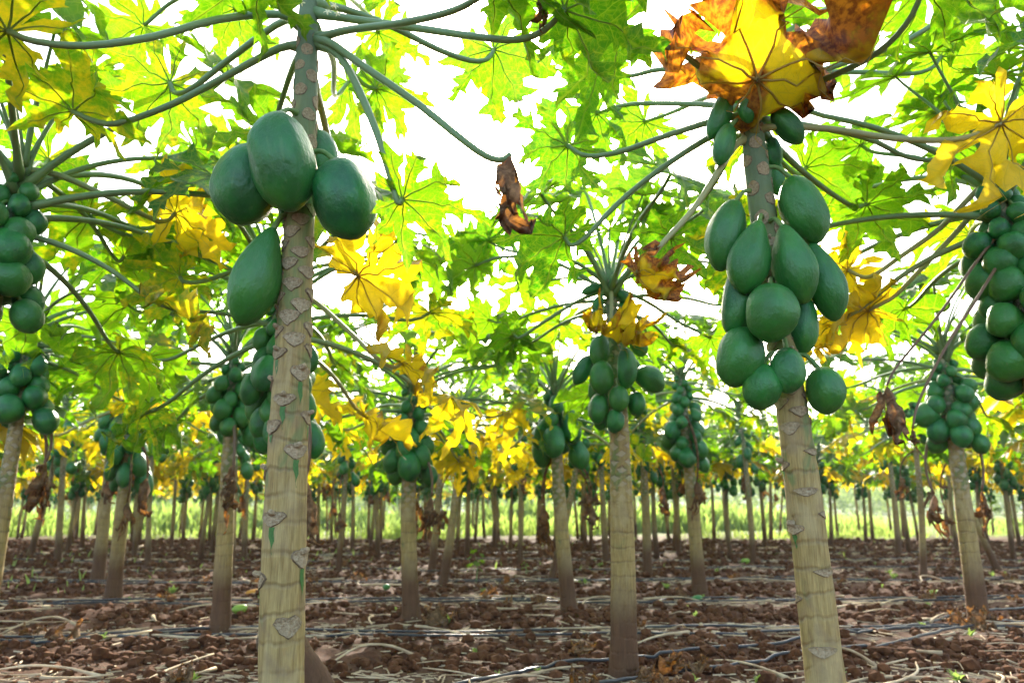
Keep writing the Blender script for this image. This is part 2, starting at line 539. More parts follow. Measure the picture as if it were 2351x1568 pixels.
def blade_mesh(name, seed, bend=0.7, bvar=0.25, a0=0.0, fold=0.25, crumple=0.02, curl=0.0, squeeze=1.0, mat='leaf',
               fat=1.0, grid=0.11, veins=True, backup=0.0):
    """unit blade: joint with the stalk at the origin, main lobe along +X, upper side +Z"""
    rng = random.Random(seed)
    lob = leaf_outline(rng, fat)
    n = len(lob)
    bis = []
    for i in range(n):
        a1 = lob[i][0]
        a2 = lob[(i + 1) % n][0] + (2 * math.pi if i == n - 1 else 0)
        bis.append((a1 + a2) / 2)
    outline = []
    for i in range(n):
        a, L, sides = lob[i]
        hi = bis[i] - a
        lo = a - (bis[i - 1] if i > 0 else bis[-1] - 2 * math.pi)
        # right side runs outward (clockwise side first), then tip, then left side inward
        right = [q for q in sides[1]]
        left = [q for q in sides[0]]
        k = 0
        for j, (s, p) in enumerate(right):
            if math.atan2(abs(p), s) > lo * 0.985:
                k = j + 1
        outl = right[k:]
        r_s = outl[0][0] * 0.86
        outline.append(polar(a, r_s * math.cos(lo), -r_s * math.sin(lo)) if i == 0 else None)
        outline += [polar(a, s, p) for s, p in outl]
        outline.append(polar(a, L, 0))
        k = 0
        for j, (s, p) in enumerate(left):
            if math.atan2(abs(p), s) > hi * 0.985:
                k = j + 1
        back = left[k:][::-1]
        outline += [polar(a, s, p) for s, p in back]
        r_s = back[-1][0] * 0.86
        if i == n - 1:
            outline.append((-0.03, -0.0))
        else:
            outline.append(polar(a, r_s * math.cos(hi), r_s * math.sin(hi)))
    outline = [q for q in outline if q is not None]
    # soften: add midpoints
    dense = []
    for i, q in enumerate(outline):
        w = outline[(i + 1) % len(outline)]
        dense.append(q)
        dl = math.hypot(w[0] - q[0], w[1] - q[1])
        if dl > 0.09:
            dense.append(((q[0] + w[0]) / 2 + rng.uniform(-.006, .006), (q[1] + w[1]) / 2 + rng.uniform(-.006, .006)))
    no = len(dense)
    pts = [Vector(q) for q in dense]
    edges = []
    for a, L, _ in lob:
        prev = None
        for f in np.linspace(0.0, 0.94, 9):
            pts.append(Vector((L * f * math.cos(a) + 0.01 * (f == 0), L * f * math.sin(a))))
            if prev is not None:
                edges.append((prev, len(pts) - 1))
            prev = len(pts) - 1
    g = np.arange(-1.1, 1.1, grid)
    for iy, y in enumerate(g):
        for x in g:
            pts.append(Vector((x + (grid / 2 if iy % 2 else 0) + rng.uniform(-.01, .01), y + rng.uniform(-.01, .01))))
    V, E, F, ov, oe, of = delaunay_2d_cdt(pts, edges, [list(range(no))], 1, 1e-4)
    used = sorted({i for f in F for i in f})
    ren = {i: j for j, i in enumerate(used)}
    V = [V[i] for i in used]
    F = [[ren[i] for i in f] for f in F]
    ol = np.array(dense)
    verts, edgev = [], []
    lang = [l[0] for l in lob]
    betas = [bend + rng.uniform(-bvar, bvar) for _ in lob]
    a0s = [a0 + rng.uniform(-bvar, bvar) * 0.4 - backup * (1 if abs(l) > 1.7 else 0) for l in lang]
    seedv = Vector((seed * 3.1, seed * 1.7, 0))

    def surf(x, y):
        th = math.atan2(y, x)
        r = math.hypot(x, y)
        if th <= lang[0]:
            i, j, f = 0, 0, 0
        elif th >= lang[-1]:
            i, j, f = n - 1, n - 1, 0
        else:
            i = max(k for k in range(n) if lang[k] <= th)
            j = i + 1
            f = (th - lang[i]) / (lang[j] - lang[i])
        f2 = f * f * (3 - 2 * f)
        be = betas[i] * (1 - f2) + betas[j] * f2
        aa = a0s[i] * (1 - f2) + a0s[j] * f2
        if abs(be) < 1e-3:
            be = 1e-3
        rho = (math.sin(aa + be * r) - math.sin(aa)) / be
        z = (math.cos(aa + be * r) - math.cos(aa)) / be
        near = lang[i] if f < 0.5 else lang[j]
        p = r * math.sin(th - near)
        rho *= squeeze + (1 - squeeze) * max(0, 1 - r * 3)
        v = Vector((rho * math.cos(th), rho * math.sin(th), z))
        z2 = fold * abs(p) * min(1.0, r * 2)
        v.z += z2
        if crumple:
            q = nvec((v + seedv) * 3.0) * crumple * r * 1.6 + nvec((v + seedv) * 8.0) * crumple * 0.55 * min(1, r * 2)
            v += q
        return v

    for q in V:
        d = np.min(np.hypot(ol[:, 0] - q.x, ol[:, 1] - q.y))
        e = max(0.0, 1 - d / 0.13)
        v = surf(q.x, q.y)
        if curl:
            r = q.length
            v.z += curl * e * r * 0.5 * (1 + noise.noise((v + seedv) * 4) * 2)
            v *= 1 - 0.12 * curl * e
        verts.append(v)
        edgev.append(e)
    faces = [tuple(f) for f in F if len(f) == 3]
    slots = [0] * len(faces)
    uvs = []
    for f in faces:
        cx = sum(V[i].x for i in f) / 3
        cyy = sum(V[i].y for i in f) / 3
        th = math.atan2(cyy, cx)
        k = min(range(n), key=lambda k: abs(th - lang[k]))
        for i in f:
            x, y = V[i]
            uvs.append((x * math.cos(lang[k]) + y * math.sin(lang[k]), -x * math.sin(lang[k]) + y * math.cos(lang[k])))
    ctr = min(range(len(V)), key=lambda i: V[i].length)
    if veins:
        for a, L, _ in lob:
            path = []
            for f in np.linspace(0.015, 0.95, 10):
                v = surf(L * f * math.cos(a), L * f * math.sin(a))
                path.append(v - Vector((0, 0, 0.006)))
            rad = [0.0100 * (1 - 0.85 * f) for f in np.linspace(0, 1, 10)]
            tv, tf = tube_geo(path, rad, 4, False)
            b = len(verts)
            verts += tv
            edgev += [0.0] * len(tv)
            for q in tf:
                faces.append(tuple(b + i for i in q))
                slots.append(1)
                uvs += [(0.5, 0.5)] * 4
            for k in range(4):
                faces.append((ctr, b + (k + 1) % 4, b + k))
                slots.append(1)
                uvs += [(0.5, 0.5)] * 3
    me = new_mesh(name, verts, faces, [M[mat], M['vein' if mat == 'leaf' else 'dead'], M['stalk' if mat == 'leaf' else 'dead']], slots)
    ul = me.uv_layers.new(name='UVMap')
    ul.data.foreach_set('uv', [c for q in uvs for c in q])
    at = me.attributes.new('edge', 'FLOAT', 'POINT')
    at.data.foreach_set('value', edgev)
    me['centre'] = ctr
    return me


BL = {'up': [], 'mid': [], 'flat': [], 'low': [], 'yel': [], 'dead': [], 'crisp': []}
for k in range(4):
    BL['up'].append(blade_mesh('leaf_blade_young', 10 + k, 0.45, 0.3, -0.15, 0.5, 0.04, fat=0.8))
for k in range(6):
    BL['mid'].append(blade_mesh('leaf_blade', 20 + k, 0.80, 0.5, -0.12, 0.50, 0.09, fat=(0.92, 0.78, 0.85)[k % 3], backup=0.15))
for k in range(6):
    BL['flat'].append(blade_mesh('leaf_blade_wide', 30 + k, 1.00, 0.55, -0.12, 0.46, 0.10, fat=(0.78, 0.92, 0.84)[k % 3], backup=0.2))
for k in range(5):
    BL['low'].append(blade_mesh('leaf_blade_drooping', 40 + k, 1.2, 0.5, 0.10, 0.45, 0.12, fat=0.85))
for k in range(4):
    BL['yel'].append(blade_mesh('leaf_blade_yellow', 50 + k, 0.85, 0.6, 0.05, 0.42, 0.13, curl=0.45, fat=0.92))
for k in range(3):
    BL['crisp'].append(blade_mesh('leaf_blade_withering', 60 + k, -0.5, 0.9, 0.05, 0.45, 0.22, curl=0.9, fat=1.1, grid=0.085))
for k in range(4):
    BL['dead'].append(blade_mesh('leaf_blade_dead', 70 + k, 0.60, 0.5, 1.05, 0.25, 0.15, curl=0.35, squeeze=0.50, mat='dead', grid=0.09, veins=False))


def stalk_path(e0, sag, hook, n=14, side=0.0):
    """unit length stalk from the origin, +X outward"""
    p = Vector((0, 0, 0))
    out = [p.copy()]
    for i in range(n):
        s = (i + 0.5) / n
        e = e0 - sag * s + (hook * ((s - 0.72) / 0.28) ** 1.5 if s > 0.72 else 0)
        y = side * s
        p = p + Vector((math.cos(e) * math.cos(y), math.cos(e) * math.sin(y), math.sin(e))) / n
        out.append(p.copy())
    return out


def stalk_radii(n, r0):
    return [r0 * (1.55 - 0.55 * min(1, i / (n * 0.12))) * (1 - 0.42 * i / n) for i in range(n)]


# whole leaves in their own frame: (stalk mesh, blade list, blade matrix)
LV = {}


def leaf_variant(kind, e0, sag, hook, slen, R, tilt, blades, k, side=0.0, sides=7):
    path = [p * slen for p in stalk_path(e0, sag, hook, 14, side)]
    vs, fs = tube_geo(path, stalk_radii(len(path), 0.0135 if kind != 'up' else 0.009), sides)
    sm = new_mesh('leaf_stalk_' + kind, vs, fs, [M['stalk']])
    rng = random.Random(hash(kind) % 97 + k) if False else random.Random(len(kind) * 31 + k * 7 + int(e0 * 50))
    bm = Matrix.Translation(path[-1]) @ Matrix.Rotation(rng.uniform(-.5, .5), 4, 'Z') @ Matrix.Rotation(tilt, 4, 'Y') @ Matrix.Rotation(rng.uniform(-.3, .3), 4, 'X') @ Matrix.Scale(R, 4)
    LV.setdefault(kind, []).append((sm, blades[k % len(blades)], bm))


for k in range(4):
    leaf_variant('up', R_(78) - 0.10 * k, 0.35, 0.2, 0.42 + 0.06 * k, 0.26 + 0.02 * k, 0.25, BL['up'], k)
for k in range(6):
    leaf_variant('mid', R_(60) - 0.08 * k, 0.80, 0.8, 0.68 + 0.035 * k, 0.33 + 0.010 * k, 0.30 + 0.06 * k, BL['mid'], k, 0.15 * (k - 2.5))
for k in range(6):
    leaf_variant('flat', R_(30) - 0.08 * k, 0.65, 1.0, 0.76 + 0.03 * k, 0.345 + 0.01 * k, 0.25 + 0.06 * k, BL['flat'], k, 0.15 * (k - 2.5))
for k in range(5):
    leaf_variant('low', R_(14) - 0.08 * k, 0.65, 0.9, 0.70 + 0.03 * k, 0.34, 0.35 + 0.06 * k, BL['low'], k, 0.15 * (k - 2))
for k in range(4):
    leaf_variant('yel', R_(4) - 0.09 * k, 0.75, 0.7, 0.62 + 0.03 * k, 0.31, 0.45 + 0.06 * k, BL['yel'], k, 0.2 * (k - 1.5))
for k in range(4):
    leaf_variant('dead', R_(-25) - 0.10 * k, 1.2, 0.0, 0.42 + 0.06 * k, 0.40, 0.15, BL['dead'], k)


# the same leaves with blade and stalk in one mesh, for trees too far off to need the stalk apart
def joined_leaf(sm, bl, bm):
    me = bl.copy()
    me.transform(bm)
    vs = [v.co.copy() for v in me.vertices]
    fs = [tuple(p.vertices) for p in me.polygons]
    sl = [p.material_index for p in me.polygons]
    uv = [tuple(d.uv) for d in me.uv_layers[0].data]
    ed = [d.value for d in me.attributes['edge'].data]
    b = len(vs)
    vs += [v.co.copy() for v in sm.vertices]
    ed += [0.0] * len(sm.vertices)
    for p in sm.polygons:
        fs.append(tuple(b + i for i in p.vertices))
        sl.append(2)
        uv += [(.5, .5)] * len(p.vertices)
    c = bl['centre']
    n7 = len(vs) - 7
    for k in range(7):
        fs.append((c, n7 + k, n7 + (k + 1) % 7))
        sl.append(2)
        uv += [(.5, .5)] * 3
    out = new_mesh(bl.name + '_with_stalk', vs, fs, list(me.materials), sl)
    out.uv_layers.new(name='UVMap').data.foreach_set('uv', [q for w in uv for q in w])
    out.attributes.new('edge', 'FLOAT', 'POINT').data.foreach_set('value', ed)
    bpy.data.meshes.remove(me)
    return out


LJ = {k: [joined_leaf(*v) for v in LV[k]] for k in LV}


# ------------------------------------------------------------------ papaya fruit
def fruit_mesh(name, kind, seed, nu=20, nv=14):
    rng = random.Random(seed)
    vs, fs = [], []
    ph = rng.uniform(0, 6)
    ridge = rng.uniform(0.025, 0.065)
    bx, by = rng.uniform(-.09, .09), rng.uniform(-.09, .09)
    for j in range(nv + 1):
        t = j / nv
        tt = 0.5 - 0.5 * math.cos(math.pi * t)
        q = abs(2 * tt - 1)
        if kind == 'long':
            r = (1 - q ** 2.35) ** 0.5 * (0.90 + 0.12 * math.sin(math.pi * min(1, tt * 0.85)))
        elif kind == 'pear':
            g = min(1, tt / 0.62)
            r = (1 - q ** 2.3) ** 0.5 * (0.60 + 0.40 * g * g * (3 - 2 * g))
        else:
            r = (1 - q ** 2.15) ** 0.5
        z = 0.5 - tt
        if tt > 0.93:
            z -= 0.022 * ((tt - 0.93) / 0.07) ** 2
        if j == 0:
            z -= 0.012
        cx = bx * math.sin(math.pi * tt)
        cyy = by * math.sin(math.pi * tt)
        if j in (0, nv):
            vs.append(Vector((cx, cyy, z)))
            continue
        for i in range(nu):
            a = 2 * math.pi * i / nu
            m = 1 + ridge * math.cos(5 * a + ph) * (0.5 + 0.5 * math.sin(math.pi * tt)) + 0.085 * noise.noise((math.cos(a) * 1.3 + seed, math.sin(a) * 1.3, z * 2.5))
            vs.append(Vector((cx + 0.5 * r * m * math.cos(a), cyy + 0.5 * r * m * math.sin(a), z)))
    for i in range(nu):
        fs.append((0, 1 + (i + 1) % nu, 1 + i)[::-1])
    for j in range(nv - 2):
        for i in range(nu):
            a = 1 + j * nu + i
            b = 1 + j * nu + (i + 1) % nu
            fs.append((a, a + nu, b + nu, b))
    last = len(vs) - 1
    b0 = 1 + (nv - 2) * nu
    for i in range(nu):
        fs.append((b0 + i, last, b0 + (i + 1) % nu))
    return new_mesh(name, vs, fs, [M['fruit']])


FR = {k: [fruit_mesh('papaya_fruit_' + k, k, 5 * q + i) for i in range(4)] for q, k in enumerate(('long', 'pear', 'round'))}
_p = catmull([(0, 0, 0.47), (-0.06, 0, 0.60), (-0.22, 0, 0.70), (-0.45, 0, 0.74)], 6)
_v, _f = tube_geo(_p, [0.07, 0.06, 0.055, 0.055, 0.055, 0.06, 0.07], 6)
FSTALK = new_mesh('fruit_stalk', _v, _f, [M['fstalk']])


def fruit_matrix(top, bot, w):
    ax = (top - bot)
    L = ax.length
    z = ax.normalized()
    q = Vector((0, 0, 1)).rotation_difference(z)
    return Matrix.Translation((top + bot) / 2) @ q.to_matrix().to_4x4() @ Matrix.Diagonal((w, w, L, 1)), L


# ------------------------------------------------------------------ trunk and leaf scars
def trunk_mesh(name, path, radii, sides, mat, base, seed=0, ring=0.0):
    """path in world space; mesh is made relative to base; uv.x turns, uv.y metres"""
    rng = random.Random(seed)
    vs, fs, uvv, hf = [], [], [], []
    n = len(path)
    acc = 0.0
    z0, z1 = path[0].z, path[-1].z
    for i, p in enumerate(path):
        if i:
            acc += (p - path[i - 1]).length
        d = (path[min(i + 1, n - 1)] - path[max(i - 1, 0)]).normalized()
        a = d.cross(Vector((0, 1, 0))).normalized()
        b = a.cross(d)
        bulge = 1.0
        if ring:
            bulge += ring * (math.sin(acc * 2 * math.pi / 0.062 + seed) ** 6)
        for k in range(sides):
            an = 2 * math.pi * k / sides
            w = 1 + 0.045 * noise.noise((math.cos(an) * 1.2 + seed, math.sin(an) * 1.2, acc * 5)) + 0.03 * noise.noise((math.cos(an) * 3 + seed, math.sin(an) * 3, acc * 22))
            vs.append(p - base + (a * math.cos(an) + b * math.sin(an)) * radii[i] * bulge * w)
            hf.append((p.z - z0) / (z1 - z0))
    for i in range(n - 1):
        for k in range(sides):
            k2 = (k + 1) % sides
            fs.append((i * sides + k, i * sides + k2, (i + 1) * sides + k2, (i + 1) * sides + k))
    fs.append(tuple(range((n - 1) * sides, n * sides)))
    me = new_mesh(name, vs, fs, [mat])
    lens = [0.0]
    for i in range(1, n):
        lens.append(lens[-1] + (path[i] - path[i - 1]).length)
    uvs = []
    for i in range(n - 1):
        for k in range(sides):
            u0, u1 = k / sides, (k + 1) / sides
            uvs += [u0, lens[i], u1, lens[i], u1, lens[i + 1], u0, lens[i + 1]]
    uvs += [0.0, lens[-1]] * sides
    me.uv_layers.new(name='UVMap').data.foreach_set('uv', uvs)
    me.attributes.new('hfrac', 'FLOAT', 'POINT').data.foreach_set('value', hf)
    return me


def scar_mesh(name, style, seed, streak=0.0, nub=False):
    """pad on a trunk of radius 1 whose axis is Z; faces -Y, centre (0,-1,0); unit: trunk radius"""
    rng = random.Random(seed)
    W, H = {'heart': (0.66, 0.46), 'shield': (0.70, 0.50), 'oval': (0.60, 0.58), 'wide': (0.78, 0.30)}[style]
    N = 16
    rings = [(1.0, 0.0), (0.91, 0.105), (0.80, 0.065), (0.60, 0.085), (0.42, 0.050), (0.22, 0.070)]
    vs, fs, sl = [], [], []
    jit = [rng.uniform(0.92, 1.07) for _ in range(N)]
    for f, h in rings:
        for k in range(N):
            a = 2 * math.pi * k / N
            x, z = math.cos(a), math.sin(a)
            if style in ('heart', 'shield', 'wide'):
                if z < 0:
                    z2 = z * (1.25 - 0.35 * abs(x))
                    x2 = x * (1 - 0.32 * abs(z))
                else:
                    z2 = z * 0.55 + (0.22 * (1 - abs(abs(x) - 0.55) / 0.55) if style == 'heart' else 0)
                    x2 = x * (1 + 0.1 * z)
            else:
                x2, z2 = x, z
            x2 *= W * f * jit[k]
            z2 *= H * f * jit[k]
            r = 0.995 + h * (1.0 if style != 'oval' else 0.7) + (0.016 * rng.uniform(-1, 1) if h else 0)
            vs.append(Vector((r * math.sin(x2), -r * math.cos(x2), z2)))
    for q in range(len(rings) - 1):
        for k in range(N):
            k2 = (k + 1) % N
            fs.append((q * N + k, q * N + k2, (q + 1) * N + k2, (q + 1) * N + k))
            sl.append(1 if q == 0 else 0)
    c = len(vs)
    vs.append(Vector((0, -1.03, 0)))
    for k in range(N):
        fs.append(((len(rings) - 1) * N + k, (len(rings) - 1) * N + (k + 1) % N, c))
        sl.append(0)
    if nub:
        ln = rng.uniform(0.22, 0.42)
        path = catmull([(0, -0.98, 0.20), (rng.uniform(-.08, .08), -1.0 - ln * 0.6, 0.26), (rng.uniform(-.16, .16), -1.0 - ln, 0.34)], 4)
        tv, tf = tube_geo(path, [0.19, 0.16, 0.14, 0.13, 0.10], 8)
        b = len(vs)
        vs += tv
        fs += [tuple(b + i for i in q) for q in tf]
        sl += [0] * len(tf)
    if streak:
        b = len(vs)
        m = 7
        x0 = rng.uniform(-.08, .08)
        for i in range(m):
            f = i / (m - 1)
            wd = (0.17 * (1 - f) ** 1.2 + 0.035 * math.sin(f * 9 + seed)) * (1 if i < m - 1 else 0) + 0.012
            z = -H * 1.12 - streak * f
            for q in (-1, 1):
                x = x0 * f + q * wd + 0.03 * math.sin(f * 11 + seed * 2)
                vs.append(Vector((1.035 * math.sin(x), -1.035 * math.cos(x), z)))
        for i in range(m - 1):
            a = b + 2 * i
            fs.append((a, a + 2, a + 3, a + 1))
            sl.append(2)
    return new_mesh(name, vs, fs, [M['scar'], M['scar_rim'], M['streak']], sl)


SCARS = {
    'oval': [scar_mesh('leaf_scar_oval', 'oval', k) for k in range(4)],
    'shield': [scar_mesh('leaf_scar_shield', 'shield', 10 + k, 0.0, k == 2) for k in range(4)],
    'heart': [scar_mesh('leaf_scar_heart', 'heart', 20 + k, [0.9, 0.5, 0, 1.4][k], k in (0, 3)) for k in range(4)],
    'wide': [scar_mesh('leaf_scar_wide', 'wide', 30 + k, [0.0, 0.7, 0, 0.4][k], k == 1) for k in range(4)],
}


class Tree:
    def __init__(self, name, path_pts, radii_pts, label, group, near, seed, sides=16, step=0.03, ring=0.05, mat=None):
        self.rng = random.Random(seed)
        self.base = Vector(path_pts[0])
        self.root = bpy.data.objects.new('papaya_tree', None)
        self.root.empty_display_size = 0.1
        COL.objects.link(self.root)
        self.root.location = self.base
        tag(self.root, label, 'papaya tree', group)
        h = path_pts[-1].z - path_pts[0].z
        n = max(12, int(h / step))
        self.path = catmull(path_pts, n)
        m = len(radii_pts) - 1
        self.rad = []
        for i in range(n + 1):
            f = i / n * m
            k = min(int(f), m - 1)
            self.rad.append(radii_pts[k] + (radii_pts[k + 1] - radii_pts[k]) * (f - k))
        fl = 0.28
        for i, p in enumerate(self.path):
            z = p.z - self.base.z
            if z < fl:
                self.rad[i] *= 1 + 0.16 * (1 - z / fl) ** 2
        me = trunk_mesh('papaya_trunk', self.path, self.rad, sides, mat or M['trunk_near' if near else 'trunk'], self.base, seed, ring)
        self.trunk = link('trunk', me, self.root)
        self.near = near
        self.far = self.base.y > 6.5
        self.apex = self.path[-1]

    def at(self, z):
        for i in range(len(self.path) - 1):
            a, b = self.path[i], self.path[i + 1]
            if a.z <= z <= b.z:
                f = (z - a.z) / (b.z - a.z)
                return a.lerp(b, f), self.rad[i] * (1 - f) + self.rad[i + 1] * f
        return (self.path[-1], self.rad[-1]) if z > self.path[-1].z else (self.path[0], self.rad[0])

    def leaf(self, kind, az, z, scale, color, sub=True, k=None, roll=0.0):
        k = self.rng.randrange(len(LV[kind])) if k is None else k
        sm, bl, bm = LV[kind][k]
        c, r = self.at(z)
        mat = Matrix.Translation(c - self.base + Vector((math.cos(az), math.sin(az), 0)) * r * 0.7) @ Matrix.Rotation(az, 4, 'Z') @ Matrix.Rotation(roll, 4, 'X') @ Matrix.Scale(scale, 4)
        bmat = mat @ bm
        if self.far:
            o = link('leaf', LJ[kind][k], self.root, mat)
            o.color = color
            return o
        o = link('leaf', bl, self.root, bmat)
        o.color = color
        s = link('leaf_stalk', sm, o, mat, bmat.inverted())
        s.color = color
        return o

    def leaf_px(self, path, R, blade, yaw, tilt=0.2, roll=0.0, color=(0, .4, 0, 1), r0=0.0135):
        """leaf whose stalk follows pixels: path = [(px, py, Y), ...]"""
        pts = catmull([P(*q) - self.base for q in path], 18)
        vs, fs = tube_geo(pts, stalk_radii(len(pts), r0), 9)
        bmat = Matrix.Translation(pts[-1]) @ Matrix.Rotation(yaw, 4, 'Z') @ Matrix.Rotation(tilt, 4, 'Y') @ Matrix.Rotation(roll, 4, 'X') @ Matrix.Scale(R, 4)
        o = link('leaf', blade, self.root, bmat)
        o.color = color
        s = link('leaf_stalk', new_mesh('leaf_stalk', vs, fs, [M['stalk']]), o, None, bmat.inverted())
        s.color = color
        return o

    def fruit(self, top, bot, w, kind, stalk=True):
        mat, L = fruit_matrix(top - self.base, bot - self.base, w)
        o = link('fruit', self.rng.choice(FR[kind]), self.root, mat)
        if stalk:
            zt = top.z + 0.05
            c, r = self.at(min(zt, self.apex.z))
            d = (top - c)
            d.z = 0
            dn = d.normalized() if d.length > 1e-4 else Vector((0, -1, 0))
            st = c + dn * r * 0.8
            down = (bot - top).normalized()
            pts = catmull([q - self.base for q in (st, st.lerp(top, 0.5) + Vector((0, 0, 0.015)), top + down * 0.012)], 6)
            vs, fs = tube_geo(pts, [0.011, 0.009, 0.008, 0.008, 0.008, 0.009, 0.011], 6)
            link('fruit_stalk', new_mesh('fruit_stalk', vs, fs, [M['fstalk']]), o, None, mat.inverted())
        return o

    def fruit_px(self, t, b, w, Y, kind):
        top, bot = P(t[0], t[1], Y), P(b[0], b[1], Y)
        return self.fruit(top, bot, wpx(w, (top + bot) / 2), kind)

    def cluster(self, z0, z1, n, L, asp, kinds, stalk=False):
        for i in range(n):
            t = i / max(1, n - 1)
            z = z0 + (z1 - z0) * t ** 0.95
            az = i * 2.39996 + self.rng.uniform(-.35, .35)
            l = L * (1 - 0.62 * max(0, (t - 0.25) / 0.75) ** 1.4) * self.rng.uniform(0.82, 1.12)
            w = l * asp * self.rng.uniform(0.92, 1.08)
            c, r = self.at(z)
            out = Vector((math.cos(az), math.sin(az), 0))
            tl = self.rng.uniform(0.10, 0.42) + 0.25 * t
            shell = 0.0 if (i % 3 or t > 0.7) else 0.35 * w
            mid = c + out * (r + w * 0.46 + shell)
            ax = Vector((-out.x * math.sin(tl), -out.y * math.sin(tl), math.cos(tl)))
            top, bot = mid + ax * l / 2, mid - ax * l / 2
            mat, _ = fruit_matrix(top - self.base, bot - self.base, w)
            o = link('fruit', self.rng.choice(FR[self.rng.choice(kinds)]), self.root, mat)
            if stalk:
                self_in = mat.inverted()
                c2, r2 = self.at(min(top.z + 0.03, self.apex.z))
                st = c2 + out * r2 * 0.7
                pts = catmull([q - self.base for q in (st, st.lerp(top, 0.55) + Vector((0, 0, 0.012)), top - ax * 0.01)], 5)
                vs, fs = tube_geo(pts, [0.009, 0.008, 0.007, 0.007, 0.008, 0.009], 5)
                link('fruit_stalk', new_mesh('fruit_stalk', vs, fs, [M['fstalk']]), o, None, self_in)

    def crown(self, n, size=1.0, az0=None, old=0.30, dead=2, skip=None, step=0.016, open_front=True):
        az0 = self.rng.uniform(0, 6.28) if az0 is None else az0
        top = self.apex.z
        for i in range(n):
            f = i / (n - 1)
            az = az0 + i * 2.39996 + self.rng.uniform(-.2, .2)
            if skip and skip(az % (2 * math.pi), f):
                continue
            if open_front and f > 0.5 and -0.2 < math.cos(az + math.pi / 2) - 0.45:
                continue
            z = top - 0.01 - step * i
            j = self.rng.uniform(0, 1)
            col = (self.rng.uniform(0.0, 0.22), self.rng.uniform(0, 1), 0.0, 1)
            if f < 0.22:
                kind = 'up'
            elif f < 0.52:
                kind = 'mid'
            elif f < 1 - old:
                kind = 'flat'
                col = (self.rng.uniform(0.05, 0.36), self.rng.uniform(0.2, 1), self.rng.uniform(0, .08), 1)
            else:
                kind = 'low' if j < 0.5 else 'yel'
                y = self.rng.uniform(0.3, 1.0) if self.rng.random() < 0.55 else self.rng.uniform(0, 0.3)
                col = (y, self.rng.uniform(0.3, 1), self.rng.uniform(0, 0.28) * (y > 0.4), 1)
            self.leaf(kind, az, z, size * self.rng.uniform(0.85, 1.1), col, roll=self.rng.uniform(-.2, .2))
        for i in range(dead):
            az = self.rng.uniform(0, 6.28)
            self.leaf('dead', az, top - 0.12 - step * n - self.rng.uniform(0, 0.15), size * self.rng.uniform(0.8, 1.1), (1, .5, 1, 1))

    def scars(self, zlist):
        """zlist of (z, azimuth from the viewer side, style, width factor, height factor)"""
        for z, az, style, sx, sz in zlist:
            c, r = self.at(z)
            c2, _ = self.at(z + 0.05)
            d = (c2 - c).normalized() if (c2 - c).length > 1e-5 else Vector((0, 0, 1))
            q = Vector((0, 0, 1)).rotation_difference(d)
            mat = Matrix.Translation(c - self.base) @ q.to_matrix().to_4x4() @ Matrix.Rotation(az, 4, 'Z') @ Matrix.Diagonal((r, r, r * sz, 1))
            k = self.rng.randrange(4)
            link('leaf_scar', SCARS[style][k], self.trunk, mat)


def spiral_scars(t, zone, rng):
    """zone: list of (z0, z1, vertical step, style)"""
    out = []
    az = rng.uniform(0, 6.28)
    for z0, z1, st, style in zone:
        z = z0
        while z < z1:
            a = ((az + math.pi) % (2 * math.pi)) - math.pi
            if abs(a) < 2.0:
                out.append((z, a, style, 1.0, rng.uniform(0.85, 1.15)))
            az += 2.39996 + rng.uniform(-.15, .15)
            z += st * rng.uniform(0.85, 1.15)
    return out


# ------------------------------------------------------------------ ground
_rs = np.random.RandomState(7)
_LAT = _rs.rand(256, 256)


def vnoise(x, y):
    xi = np.floor(x).astype(int)
    yi = np.floor(y).astype(int)
    fx, fy = x - xi, y - yi
    fx = fx * fx * (3 - 2 * fx)
    fy = fy * fy * (3 - 2 * fy)
    a = _LAT[xi % 256, yi % 256]
    b = _LAT[(xi + 1) % 256, yi % 256]
    c = _LAT[xi % 256, (yi + 1) % 256]
    d = _LAT[(xi + 1) % 256, (yi + 1) % 256]
    return (a * (1 - fx) + b * fx) * (1 - fy) + (c * (1 - fx) + d * fx) * fy


ROWS = [0.4, 2.35, 4.1, 5.6, 7.4, 9.4, 11.2, 13.0, 14.9, 16.8, 18.7, 20.6, 22.5, 24.4]


def bedf(x, y):
    yy = y + 0.05 * x * 0 + 0.25 * (vnoise(x * 0.5, y * 0.5) - 0.5)
    b = np.zeros_like(yy)
    for r in ROWS:
        b = np.maximum(b, np.exp(-((yy - r) / 0.45) ** 2))
    return b


def gheight(x, y):
    x = np.asarray(x, float)
    y = np.asarray(y, float)
    fade = np.clip(1 - (np.hypot(x, y) - 25) / 20, 0.0, 1)
    b = bedf(x, y)
    h = 0.05 * (vnoise(x * 0.9 + 9, y * 0.9) - 0.5)
    lump = np.abs(vnoise(x * 6 + 3, y * 6) - 0.5) * 0.10 + (vnoise(x * 15, y * 15 + 5) - 0.5) * 0.045 + (vnoise(x * 36, y * 36) - 0.5) * 0.018
    return (h + lump * (1 - 0.72 * b) + 0.02 * b - 0.02) * fade


def gz(x, y):
    return float(gheight(np.array([x]), np.array([y]))[0])


